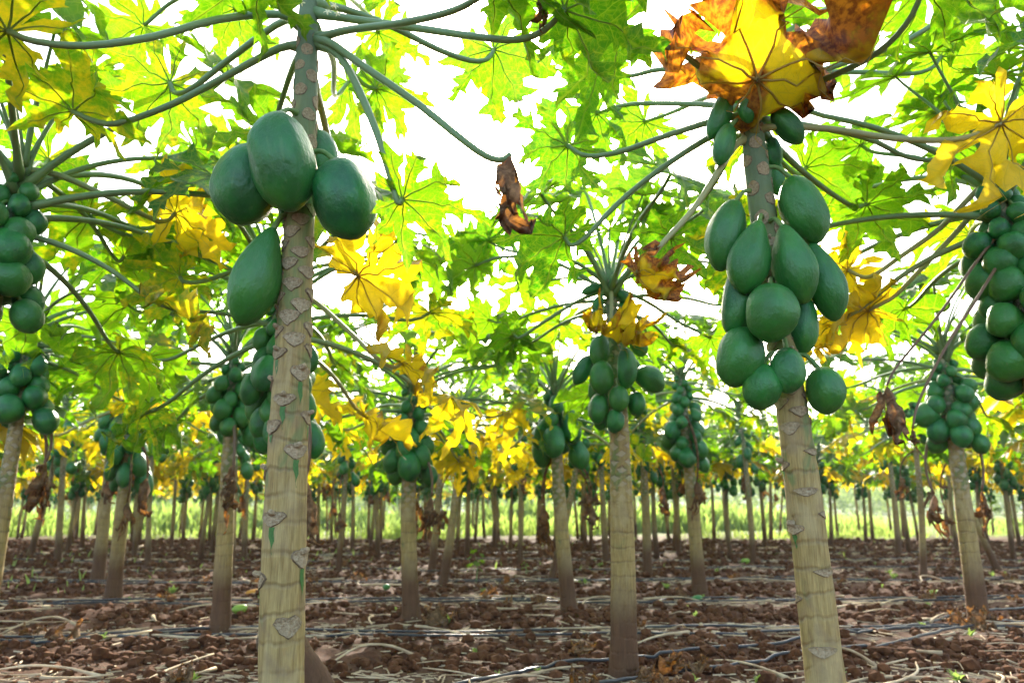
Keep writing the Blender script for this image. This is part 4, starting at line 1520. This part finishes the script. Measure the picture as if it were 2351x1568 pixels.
leaves(B, [
    ([(1712, 250, 2.6), (1600, 240, 2.8), (1450, 240, 3.1), (1370, 260, 3.3)], 0.36, 'mid', 5, 2.7, 0.2, 0.8, DG),
    ([(1712, 240, 2.6), (1640, 220, 2.9), (1540, 260, 3.3), (1480, 280, 3.5)], 0.38, 'flat', 0, 2.4, 0.2, 0.8, (0.1, .5, 0, 1)),
    ([(1735, 290, 2.62), (1850, 400, 2.8), (1950, 470, 3.0), (1990, 470, 3.1)], 0.36, 'flat', 1, 0.3, 0.2, 0.7, (0.1, .5, 0, 1)),
])

MIDLAB = 'slender papaya tree with clustered fruits in the middle rows'
MIDGRP = 'papaya trees of the middle rows'
mid = [(133, 1292, 158, 900, 1075), (67, 1279, 150, 930, 1085), (165, 1250, 190, 985, 1090), (308, 1279, 335, 930, 1060), (340, 1296, 362, 930, 1050),
       (393, 1259, 405, 980, 1100), (480, 1252, 492, 1000, 1090), (530, 1322, 545, 930, 1080), (560, 1290, 575, 960, 1070), (730, 1252, 742, 990, 1085), (760, 1247, 770, 1000, 1090),
       (777, 1312, 805, 945, 1100), (849, 1262, 872, 990, 1110), (874, 1250, 880, 1000, 1100), (809, 1266, 806, 970, 1090), (991, 1309, 1018, 930, 1060), (1017, 1342, 1062, 920, 1045),
       (1142, 1253, 1122, 985, 1100), (1195, 1293, 1190, 930, 1085), (1264, 1330, 1345, 930, 1070), (1344, 1262, 1326, 980, 1085), (1392, 1289, 1378, 960, 1075),
       (1487, 1322, 1466, 905, 1095), (1640, 1247, 1625, 1000, 1120), (1670, 1236, 1655, 1010, 1120), (1730, 1294, 1694, 925, 1075), (1770, 1243, 1765, 1000, 1115),
       (1790, 1230, 1800, 1010, 1110), (1974, 1230, 1945, 1000, 1110), (2004, 1243, 1990, 960, 1100), (2064, 1279, 2025, 950, 1080), (2120, 1330, 2085, 900, 1000),
       (2197, 1263, 2160, 960, 1090), (2177, 1230, 2150, 970, 1070), (2294, 1313, 2130, 930, 1040), (2327, 1236, 2290, 980, 1080), (1480, 1262, 1465, 985, 1085), (1560, 1275, 1535, 965, 1080)]
KEYS = [(20, 'behind the tree with the crumpled straw-coloured leaf'), (290, 'behind the leaning tree with the dangling fruit'), (520, 'behind the brown ringed foot'),
        (700, 'behind the thick heart-scarred trunk'), (945, 'behind the tree with two fruit tiers'), (1200, 'past the leafy weed plant'), (1400, 'behind the tree with the tight fruit heap'),
        (1600, 'behind the tree with crowded small fruits'), (1850, 'behind the long bunch of dark fruits'), (2080, 'beside the open field edge'), (2300, 'behind the tree with pipes at its foot')]
ORD = ['first', 'second', 'third', 'fourth', 'fifth', 'sixth', 'seventh', 'eighth']
_seen = {}
MIDL = {}
for q in sorted(mid, key=lambda q: -q[1]):
    key = min(KEYS, key=lambda k: abs(k[0] - q[0]))[1]
    _seen[key] = _seen.get(key, -1) + 1
    MIDL[q] = 'slender papaya tree with clustered fruits, %s %s' % (ORD[_seen[key]], key)
rm = random.Random(77)
for i, (bx, by, ax, ay, fb) in enumerate(mid):
    w = 0.050 * rm.uniform(0.8, 1.15)
    t = base_tree(bx, by, ax, ay, w, MIDL[(bx, by, ax, ay, fb)], 200 + i, None, MIDGRP, rm.uniform(-.04, .04), sides=10, step=0.06)
    kd = rm.choice([kinds_r, kinds_l, kinds_o])
    t.cluster(zy(t, fb), t.apex.z - 0.10, rm.choice([10, 13, 16]), rm.uniform(0.17, 0.24), 0.82 if kd is kinds_r else 0.62, kd)
    t.crown(34, rm.uniform(1.08, 1.25), None, 0.30, rm.choice([0, 1, 1, 2]))


# ------------------------------------------------------------------ far rows: small copies of four trees
def far_parts(seed):
    rng = random.Random(seed)
    H = 2.2
    vs, fs = tube_geo(catmull([(0, 0, -0.05), (rng.uniform(-.06, .06), 0, 0.8), (rng.uniform(-.1, .1), 0, H)], 7), [0.052, 0.047, 0.044, 0.041, 0.037, 0.033, 0.029, 0.018], 7)
    trunk = new_mesh('papaya_trunk_far', vs, fs, [M['trunk']])
    trunk.uv_layers.new(name='UVMap')
    trunk.attributes.new('hfrac', 'FLOAT', 'POINT').data.foreach_set('value', [max(0, v.z / H) for v in vs])
    vs, fs, uvs, ed, sl = [], [], [], [], []
    for i in range(26):
        f = i / 25
        az = i * 2.39996 + rng.uniform(-.2, .2)
        kind = 'up' if f < .2 else 'mid' if f < .5 else 'flat' if f < .68 else 'low'
        e0, sag, hook, sl_, R, tilt = {'up': (1.0, .25, .2, .4, .22, .1), 'mid': (.5, .75, .9, .62, .33, .25), 'flat': (.1, .55, 1.0, .7, .35, .15), 'low': (.08, .7, .7, .6, .30, .45)}[kind]
        path = [p * sl_ for p in stalk_path(e0, sag, hook, 5)]
        m = Matrix.Translation((0, 0, H - 0.01 - 0.017 * i)) @ Matrix.Rotation(az, 4, 'Z')
        tv, tf = tube_geo(path, stalk_radii(6, 0.012), 3, False)
        b = len(vs)
        vs += [m @ v for v in tv]
        ed += [0] * len(tv)
        for q in tf:
            fs.append(tuple(b + k for k in q))
            sl.append(2)
            uvs += [(.5, .5)] * 4
        bm = m @ Matrix.Translation(path[-1]) @ Matrix.Rotation(tilt, 4, 'Y') @ Matrix.Scale(R, 4)
        b = len(vs)
        vs.append(bm @ Vector((0, 0, 0)))
        ed.append(0)
        ring = []
        for L_, ang in zip(LENS_, LOBES):
            pass
        for k in sorted(range(9), key=lambda q: LOBES[q]):
            a, L = R_(LOBES[k]), LENS_[k] * rng.uniform(.9, 1.05)
            for s, p in ((0.34, -0.16), (0.68, -0.22), (1.0, 0), (0.68, 0.22)):
                x, y = polar(a, s * L, p * L)
                ring.append(len(vs))
                r = math.hypot(x, y)
                vs.append(bm @ Vector((x, y, -0.45 * r * r * rng.uniform(.6, 1.4) + 0.12 * abs(p))))
                ed.append(0.6 if s > .5 else 0)
        for q in range(len(ring) - 1):
            fs.append((b, ring[q], ring[q + 1]))
            sl.append(1 if kind == 'low' and rng.random() < .7 and False else (1 if (kind == 'low' and (i % 2)) else 0))
            uvs += [(0.3, 0.1), (0.6, .2), (.7, .2)]
    crown = new_mesh('papaya_crown_far', vs, fs, [M['leaf'], M['leaf_yellow'], M['stalk']], sl)
    crown.uv_layers.new(name='UVMap').data.foreach_set('uv', [c for q in uvs for c in q])
    crown.attributes.new('edge', 'FLOAT', 'POINT').data.foreach_set('value', ed)
    vs, fs = [], []
    iv, if_ = ico()
    for i in range(14):
        t = i / 13
        az = i * 2.4 + rng.uniform(-.3, .3)
        l = 0.24 * (1 - 0.5 * t)
        c = Vector((math.cos(az) * 0.10, math.sin(az) * 0.10, 1.22 + 0.70 * t))
        b = len(vs)
        for v in iv:
            vs.append(c + Vector((v[0] * l * .36, v[1] * l * .36, v[2] * l * .5)))
        fs += [tuple(b + int(k) for k in f) for f in if_]
    fr = new_mesh('papaya_bunch_far', vs, fs, [M['fruit']])
    return trunk, crown, fr


def yellow_leaf_far():
    t = NT('papaya_leaf_yellow')
    n = t.noise(t.n('TexCoord').outputs['Object'], 6, 3, 0.6)
    f = t.pbsdf(t.mix(n, (0.42, 0.33, 0.02), (0.55, 0.33, 0.02)), 0.5, 0.3)
    tr = t.n('BsdfTranslucent', {'Color': t.mix(n, (0.80, 0.62, 0.004), (0.92, 0.55, 0.004))})
    return t.done(t.n('MixShader', {0: 0.56, 1: f, 2: tr.outputs[0]}).outputs[0])


M['leaf_yellow'] = yellow_leaf_far()
FARP = [far_parts(500 + k) for k in range(5)]
rf = random.Random(9)
taken = [o.location.xy.copy() for o in bpy.data.objects if o.name.startswith('papaya_tree')]
yrow = 6.0
nfar = 0
row_i = 0
while yrow < 50:
    half = yrow * 0.72 + 2.2
    x = -half + rf.uniform(0, 1.5)
    while x < half:
        px, py = x + rf.uniform(-.25, .25), yrow + rf.uniform(-.25, .25)
        x += 1.5 if yrow < 27 else 2.1
        # rows before 19 m are measured from the photograph; only their out-of-frame ends are filled here
        inframe = abs(px) < py * 0.685 + 0.2
        if yrow < 13.5 and inframe:
            continue
        if yrow > 26 and px > 0.12 * py + rf.uniform(-2, 2) and yrow < 62:
            if px > 0.2 * py or rf.random() < 0.6:
                continue            # open field beyond the right end of the block
        if any((v - Vector((px, py))).length < 0.8 for v in taken):
            continue
        if 26 < yrow < 31:
            continue                # headland overgrown with weeds
        tr, cr, fr = FARP[rf.randrange(5)]
        root = bpy.data.objects.new('papaya_tree', None)
        COL.objects.link(root)
        root.empty_display_size = 0.1
        root.location = (px, py, gz(px, py))
        root.rotation_euler = (rf.uniform(-.05, .05), rf.uniform(-.08, .05), rf.uniform(0, 6.28))
        s = rf.uniform(0.86, 1.08)
        root.scale = (s, s, s)
        if py > 30:
            tag(root, 'distant papaya tree seen across the weedy headland', 'papaya tree', 'papaya trees beyond the weeds')
        else:
            tag(root, 'thin distant papaya tree in the last rows before the weeds', 'papaya tree', 'papaya trees of the last rows')
        link('trunk', tr, root)
        c = link('crown', cr, root)
        c['kind'] = 'stuff'
        c.color = (rf.uniform(0.05, 0.4), rf.uniform(0.3, 1), 0, 1)
        f = link('fruit_bunch', fr, root)
        f['kind'] = 'stuff'
        nfar += 1
    yrow += 1.9 if yrow < 30 else 2.6
    row_i += 1
print('far trees', nfar)


# ------------------------------------------------------------------ weeds beyond the rows
def build_grass(name, label, n, yr, xr, hgt, seed, mat):
    rs = np.random.RandomState(seed)
    y = yr[0] + (yr[1] - yr[0]) * rs.rand(n)
    x = (xr[0] + (xr[1] - xr[0]) * rs.rand(n)) * y
    d = vnoise(x * 0.35 + 5, y * 0.35)
    keep = rs.rand(n) < np.clip((d - 0.34) * 3.0, 0.02, 1)
    x, y, d = x[keep], y[keep], d[keep]
    n = len(x)
    h = hgt * (0.25 + 1.0 * rs.rand(n) ** 1.5) * (0.15 + 1.6 * d ** 1.4)
    h = h * np.clip(1.15 - 1.6 * (x / y - 0.15), 0.30, 1.0) * np.clip((y - 20) / 7, 0.3, 1.0) ** (hgt > 0.3)
    a = rs.rand(n) * 6.28
    w = h * (0.05 + 0.06 * rs.rand(n))
    q = np.stack([np.cos(a), np.sin(a), np.zeros(n)], 1)
    b = rs.rand(n) * 6.28
    lean = np.stack([np.cos(b), np.sin(b), np.zeros(n)], 1) * (h * (0.2 + 0.4 * rs.rand(n)))[:, None]
    c = np.stack([x, y, gheight(x, y) - 0.01], 1)
    up = np.stack([np.zeros(n), np.zeros(n), h], 1)
    V = np.stack([c - q * w[:, None] * .6, c + q * w[:, None] * .6, c + up * .55 + lean * .35 + q * w[:, None], c + up * .55 + lean * .35 - q * w[:, None], c + up + lean], 1)
    i = (np.arange(n) * 5)[:, None]
    F = np.concatenate([i + np.array([[0, 1, 2]]), i + np.array([[0, 2, 3]]), i + np.array([[3, 2, 4]])], 0)
    return stuff_mesh(name, V.reshape(-1, 3), F, mat, label)


build_grass('tall_weeds', 'tall bright green weeds along the headland behind the tree rows', 60000, (21.5, 34), (-0.85, 0.85), 0.75, 31, M['grass'])
build_grass('field_grass', 'pale green grass of the open field beyond the orchard', 26000, (34, 70), (-0.3, 0.95), 0.55, 32, M['grass'])
build_grass('short_weeds', 'scattered short green weeds between the far tree rows', 2200, (8, 25.5), (-0.8, 0.8), 0.11, 33, M['grass'])


# hills and a belt of bushes far away
def build_hill(name, label, dist, x0, x1, h, seed, mat):
    rs = np.random.RandomState(seed)
    nx, ny = 160, 14
    X = np.linspace(x0, x1, nx)
    prof = h * (0.45 + 0.55 * np.clip((X - x0) / (x1 - x0), 0, 1)) * (0.6 + 0.8 * vnoise(X * 0.012 + seed, X * 0 + 3)) + h * 0.10 * vnoise(X * 0.11, X * 0 + 9)
    fall = np.sin(np.linspace(0, math.pi / 2, ny))
    V = []
    for j in range(ny):
        z = prof * fall[j] + (h * 0.05 * (vnoise(X * 0.09, X * 0 + j * 3.3) - 0.5) if 0 < j else 0)
        V.append(np.stack([X, np.full(nx, dist + j * h * 0.5), z - 1.0 * (j == 0)], 1))
    V = np.concatenate(V)
    r, c = np.meshgrid(np.arange(ny - 1), np.arange(nx - 1), indexing='ij')
    i0 = (r * nx + c).ravel()
    F = np.stack([i0, i0 + 1, i0 + 1 + nx, i0 + nx], 1)
    o = stuff_mesh(name, V, F, mat, label)
    o['kind'] = 'structure'


build_hill('hill', 'low wooded hill fading to blue beyond the fields', 300, -400, 520, 20, 3, M['hill'])
build_hill('far_hill', 'long pale blue ridge on the horizon', 560, -900, 1000, 46, 5, M['hill'])


def build_treeline():
    rs = np.random.RandomState(12)
    n = 60000
    cx = rs.rand(n) * 260 - 120
    yy = 95 + 18 * rs.rand(n)
    top = 2.0 + 4.0 * vnoise(cx * 0.10, cx * 0 + 2) + 1.5 * vnoise(cx * 0.4, cx * 0)
    z = top * rs.rand(n) ** 0.6
    s = 0.25 + 0.3 * rs.rand(n)
    a = rs.rand(n, 3) - 0.5
    b = rs.rand(n, 3) - 0.5
    c = np.stack([cx, yy, z], 1)
    V = np.stack([c + a * s[:, None] * 2, c + b * s[:, None] * 2, c - (a + b) * s[:, None]], 1)
    F = np.arange(n * 3).reshape(n, 3)
    stuff_mesh('treeline', V.reshape(-1, 3), F, M['grass'], 'hazy belt of bushes and trees across the open field')


build_treeline()


# ------------------------------------------------------------------ drip pipes
def pipe(row, seed, dy, label):
    rng = random.Random(seed)
    half = row * 0.8 + 1.5
    pts = []
    n = max(8, int(half * 2.2))
    for i in range(n + 1):
        x = -half + 2 * half * i / n
        y = row + dy + 0.035 * x + rng.uniform(-.05, .05) + 0.16 * (noise.noise((x * 0.45, seed * 7.7, 0)))
        pts.append(Vector((x, y, gz(x, y) + 0.014 + rng.uniform(0, 0.012))))
    path = catmull(pts, n * 6)
    zs = [gz(p.x, p.y) for p in path]
    path = [Vector((p.x, p.y, max(zs[max(0, i - 1):i + 2]) + 0.016)) for i, p in enumerate(path)]
    o0 = Vector((0, row + dy, 0))
    vs, fs = tube_geo([p - o0 for p in path], [0.0085] * len(path), 7)
    o = link('drip_pipe', new_mesh('drip_pipe', vs, fs, [M['pipe']]))
    o.location = o0
    tag(o, label, 'pipe', 'drip pipes along the tree rows')


PIPE_AT = ['past the tree with the tight heap of oval fruits', 'past the tree with two tiers of oval fruits', 'behind the yellow-green fallen fruit',
           'past the dark-footed tree beside the leaning one', 'along the fifth planted row from the withered leaves', 'along the sixth planted row, pale with litter', 'along the last row before the weeds show']
for q, (pxs, lab) in enumerate([([(820, 1660), (1125, 1563), (1250, 1536), (1400, 1518), (1567, 1505), (1850, 1480), (2000, 1460), (2117, 1446), (2220, 1422), (2400, 1396)],
                                 'black drip pipe curving past the tan trunk under the tight fruit heap'),
                                ([(1150, 1668), (1300, 1600), (1450, 1560), (1567, 1537), (1850, 1510), (2047, 1489), (2200, 1460), (2334, 1439), (2480, 1430)],
                                 'black drip pipe running under the withered leaf by the tan trunk'),
                                ([(-60, 1475), (160, 1475), (400, 1462), (560, 1452), (700, 1448)], 'black drip pipe ending among straw near the brown ringed foot')]):
    pts = []
    for a in pxs:
        g = ground_at(*a)
        pts.append(Vector((g.x, g.y, gz(g.x, g.y) + 0.015)))
    path = catmull(pts, 120)
    zs = [max(gz(p.x, p.y), gz(p.x, p.y - 0.02), gz(p.x, p.y + 0.02)) for p in path]
    path = [Vector((p.x, p.y, max(zs[max(0, i - 2):i + 3]) + 0.019)) for i, p in enumerate(path)]
    o0 = Vector((path[60].x, path[60].y, 0))
    vs, fs = tube_geo([p - o0 for p in path], [0.0095] * len(path), 7)
    o = link('drip_pipe', new_mesh('drip_pipe', vs, fs, [M['pipe']]))
    o.location = o0
    tag(o, lab, 'pipe', 'drip pipes along the tree rows')
for r_i, row in enumerate(ROWS[2:9]):
    if r_i == 0:
        continue
    for q in range(2 if r_i < 4 else 1):
        pipe(row, 60 + r_i * 3 + q, (-0.16, 0.05)[q] + (0.02 * r_i), 'black drip irrigation pipe lying ' + PIPE_AT[r_i])

# ------------------------------------------------------------------ dry leaf stalks lying about
DS = []
for k in range(8):
    rng = random.Random(900 + k)
    L = rng.uniform(0.18, 0.62)
    bow = rng.uniform(-.12, .12) * L if k < 6 else rng.choice([-.25, .25]) * L
    pts = catmull([(-L / 2, 0, 0.0), (-L / 6, bow * 0.9, rng.uniform(0, .015)), (L / 6, bow, rng.uniform(0, .02)), (L / 2, -bow * 0.2, 0.004)], 9)
    r = rng.uniform(0.004, 0.0085)
    vs, fs = tube_geo(pts, [r * (1.7 if i == 0 else 1.3 if i == 1 else 1 - 0.045 * i) for i in range(10)], 6)
    DS.append(new_mesh('dry_leaf_stalk', vs, fs, [M['straw']]))
rd = random.Random(44)
cnt = 0
while cnt < 290:
    y = 3.1 + 7.5 * rd.random() ** 1.2
    x = rd.uniform(-1, 1) * (y * 0.70 + 0.3)
    b = float(bedf(np.array([x]), np.array([y]))[0])
    if rd.random() > 0.22 + 0.8 * b:
        continue
    o = link('dry_leaf_stalk', DS[rd.randrange(8)])
    az = rd.gauss(0, 0.55) if rd.random() < 0.7 else rd.uniform(0, 3.14)
    o.rotation_euler = (rd.uniform(-.5, .5), rd.uniform(-.07, .07), az + (math.pi if rd.random() < .5 else 0))
    s = rd.uniform(0.7, 1.25)
    o.scale = (s, s * rd.uniform(.8, 1.2), s)
    o.location = (x, y, gz(x, y) + 0.016)
    tag(o, 'dry straw-coloured leaf stalk lying on the soil', 'stalk', 'fallen dry leaf stalks')
    cnt += 1

# crumpled dead leaves on the ground
GD = [blade_mesh('leaf_fallen', 300 + k, 0.2, 1.2, 0.0, 0.2, 0.34, curl=0.8, squeeze=0.7, mat='dead', grid=0.085, veins=False) for k in range(4)]


def ground_leaf(px, py, R, k, label, rz, group=None, flat=0.55):
    g = ground_at(px, py)
    o = link('dry_leaf', GD[k])
    o.location = (g.x, g.y, gz(g.x, g.y) + 0.035)
    o.rotation_euler = (0, 0, rz)
    o.scale = (R, R, R * flat)
    tag(o, label, 'dry leaf', group)


ground_leaf(990, 1440, 0.22, 0, 'heap of crumpled tan dry leaf at the foot of the tree with two fruit tiers', 0.3)
ground_leaf(1030, 1425, 0.17, 1, 'pale curled dry leaf beside the crumpled heap on the bed', 2.0)
ground_leaf(130, 1475, 0.24, 2, 'large crumpled brown dry leaf lying alone on grey litter', 1.0)
ground_leaf(1350, 1500, 0.20, 3, 'twisted dry leaf touching the foot of the tree with the tight fruit heap', 2.6)
ground_leaf(1520, 1550, 0.24, 0, 'brown withered leaf on the black pipes beside the tan trunk', 4.0)
ground_leaf(1590, 1535, 0.18, 2, 'ragged dry leaf next to the withered leaf on the pipes', 5.2)
for i in range(34):
    y = rd.uniform(3.6, 11)
    x = rd.uniform(-.66, .66) * y
    row = min(ROWS, key=lambda q: abs(q - y))
    y = row + rd.uniform(-.35, .35)
    if y < 3:
        continue
    o = link('dry_leaf', GD[i % 4])
    o.location = (x, y, gz(x, y) + 0.03)
    R = rd.uniform(0.10, 0.20)
    o.rotation_euler = (rd.uniform(-.2, .2), rd.uniform(-.2, .2), rd.uniform(0, 6.28))
    o.scale = (R, R, R * 0.6)
    tag(o, 'small shrivelled brown papaya leaf on the planting bed', 'dry leaf', 'small fallen leaves')


# fallen fruits
def fallen(px, py, wpix, hpix, rz, mat, label, kind='long', name='fallen_fruit'):
    g = ground_at(px, py)
    L = wpx(wpix, g)
    W = wpx(hpix, g)
    me = FR[kind][1].copy()
    me.materials.clear()
    me.materials.append(mat)
    o = link(name, me)
    o.scale = (W, W, L)
    o.rotation_euler = (0, math.pi / 2 - 0.12, rz)
    o.location = (g.x, g.y, gz(g.x, g.y) + W * 0.46)
    tag(o, label, 'papaya')


fallen(550, 1407, 34, 21, 0.25, M['fallen'], 'bright yellow-green fallen papaya lying on bare soil')
fallen(583, 1366, 40, 20, 0.4, M['flesh'], 'burst orange overripe papaya lying behind the yellow-green one')
fallen(887, 1358, 18, 13, 0.1, M['fruit'], 'small dark green fallen papaya beside a black pipe', 'round')
fallen(1601, 1379, 24, 15, 0.0, M['fruit'], 'green fallen papaya resting at a brown trunk foot', 'round')
fallen(1712, 1297, 20, 12, -0.4, M['fallen'], 'yellowish fallen papaya between the far trunks')


# ------------------------------------------------------------------ seedlings
def sprout_mesh(seed, n, h):
    rng = random.Random(seed)
    vs, fs = [], []
    for i in range(n):
        a = i * 2.4 + rng.uniform(-.3, .3)
        e = rng.uniform(0.5, 1.3)
        L = h * rng.uniform(0.5, 1.0)
        d = Vector((math.cos(a) * math.cos(e), math.sin(a) * math.cos(e), math.sin(e)))
        q = Vector((-math.sin(a), math.cos(a), 0))
        w = L * rng.uniform(0.10, 0.2)
        b = len(vs)
        for f, ww in ((0, .25), (.35, .9), (.65, 1.0), (.9, .5), (1.0, .05)):
            c = d * L * f - Vector((0, 0, 0.35 * L * f * f)) * (1 if rng.random() < .9 else .4)
            vs += [c - q * w * ww, c + q * w * ww]
        for k in range(4):
            c = b + 2 * k
            fs.append((c, c + 2, c + 3, c + 1))
    return new_mesh('seedling', vs, fs, [M['sprout']])


SP = [sprout_mesh(k, 6 + 2 * k, 0.10) for k in range(4)]
for i in range(90):
    y = 3.4 + 12 * rd.random() ** 1.2
    x = rd.uniform(-.68, .68) * y
    if rd.random() < 0.3:
        x = rd.uniform(0.2, .68) * y
    o = link('weed_seedling', SP[i % 4])
    s = rd.uniform(0.4, 1.3)
    o.scale = (s, s, s)
    o.rotation_euler = (0, 0, rd.uniform(0, 6))
    o.location = (x, y, gz(x, y))
    tag(o, 'tiny bright green weed seedling sprouting from soil', 'weed', 'weed seedlings')


def seedling_plant(px, py, h, label, seed):
    rng = random.Random(seed)
    g = ground_at(px, py)
    root = bpy.data.objects.new('young_plant', None)
    COL.objects.link(root)
    root.location = (g.x, g.y, gz(g.x, g.y))
    tag(root, label, 'plant')
    vs, fs = tube_geo(catmull([(0, 0, -.02), (0.02, 0, h * .5), (0, 0, h)], 6), [0.008 - 0.0008 * i for i in range(7)], 6)
    st = link('stem', new_mesh('stem', vs, fs, [M['fstalk']]), root)
    for i in range(7):
        sm, bl, bm = LV['up'][i % 4]
        m = Matrix.Translation((0, 0, h * (0.35 + 0.65 * i / 6))) @ Matrix.Rotation(i * 2.4, 4, 'Z') @ Matrix.Rotation(0.5, 4, 'Y') @ Matrix.Scale(h * 0.75 * rng.uniform(.7, 1.1), 4)
        o = link('leaf', bl, root, m @ bm)
        o.color = (0.0, 0.7, 0, 1)
        s = link('leaf_stalk', sm, o, m, (m @ bm).inverted())


seedling_plant(1092, 1338, 0.30, 'leafy green weed plant growing alone between black pipes', 1)
seedling_plant(2318, 1246, 0.85, 'young papaya sapling with bright yellow-green leaves by the open field', 2)
seedling_plant(1205, 1318, 0.14, 'low grey-green seedling beside the leafy weed plant', 3)


# ------------------------------------------------------------------ morning haze
def build_haze():
    x, y0, y1, z0, z1 = 990.0, -58.0, 990.0, -1.5, 85.0
    vs = [(-x, y0, z0), (x, y0, z0), (x, y1, z0), (-x, y1, z0), (-x, y0, z1), (x, y0, z1), (x, y1, z1), (-x, y1, z1)]
    fs = [(0, 3, 2, 1), (4, 5, 6, 7), (0, 1, 5, 4), (1, 2, 6, 5), (2, 3, 7, 6), (3, 0, 4, 7)]
    t = NT('haze_air')
    v = t.n('VolumePrincipled')
    v.inputs['Color'].default_value = (0.86, 0.93, 1.0, 1)
    v.inputs['Density'].default_value = 0.0007
    v.inputs['Anisotropy'].default_value = 0.3
    t.t.links.new(v.outputs[0], t.out.inputs['Volume'])
    o = link('haze', new_mesh('haze', vs, fs, [t.m], None, False))
    tag(o, 'thin pale haze hanging over the orchard and fields', None, None, 'stuff')


build_haze()
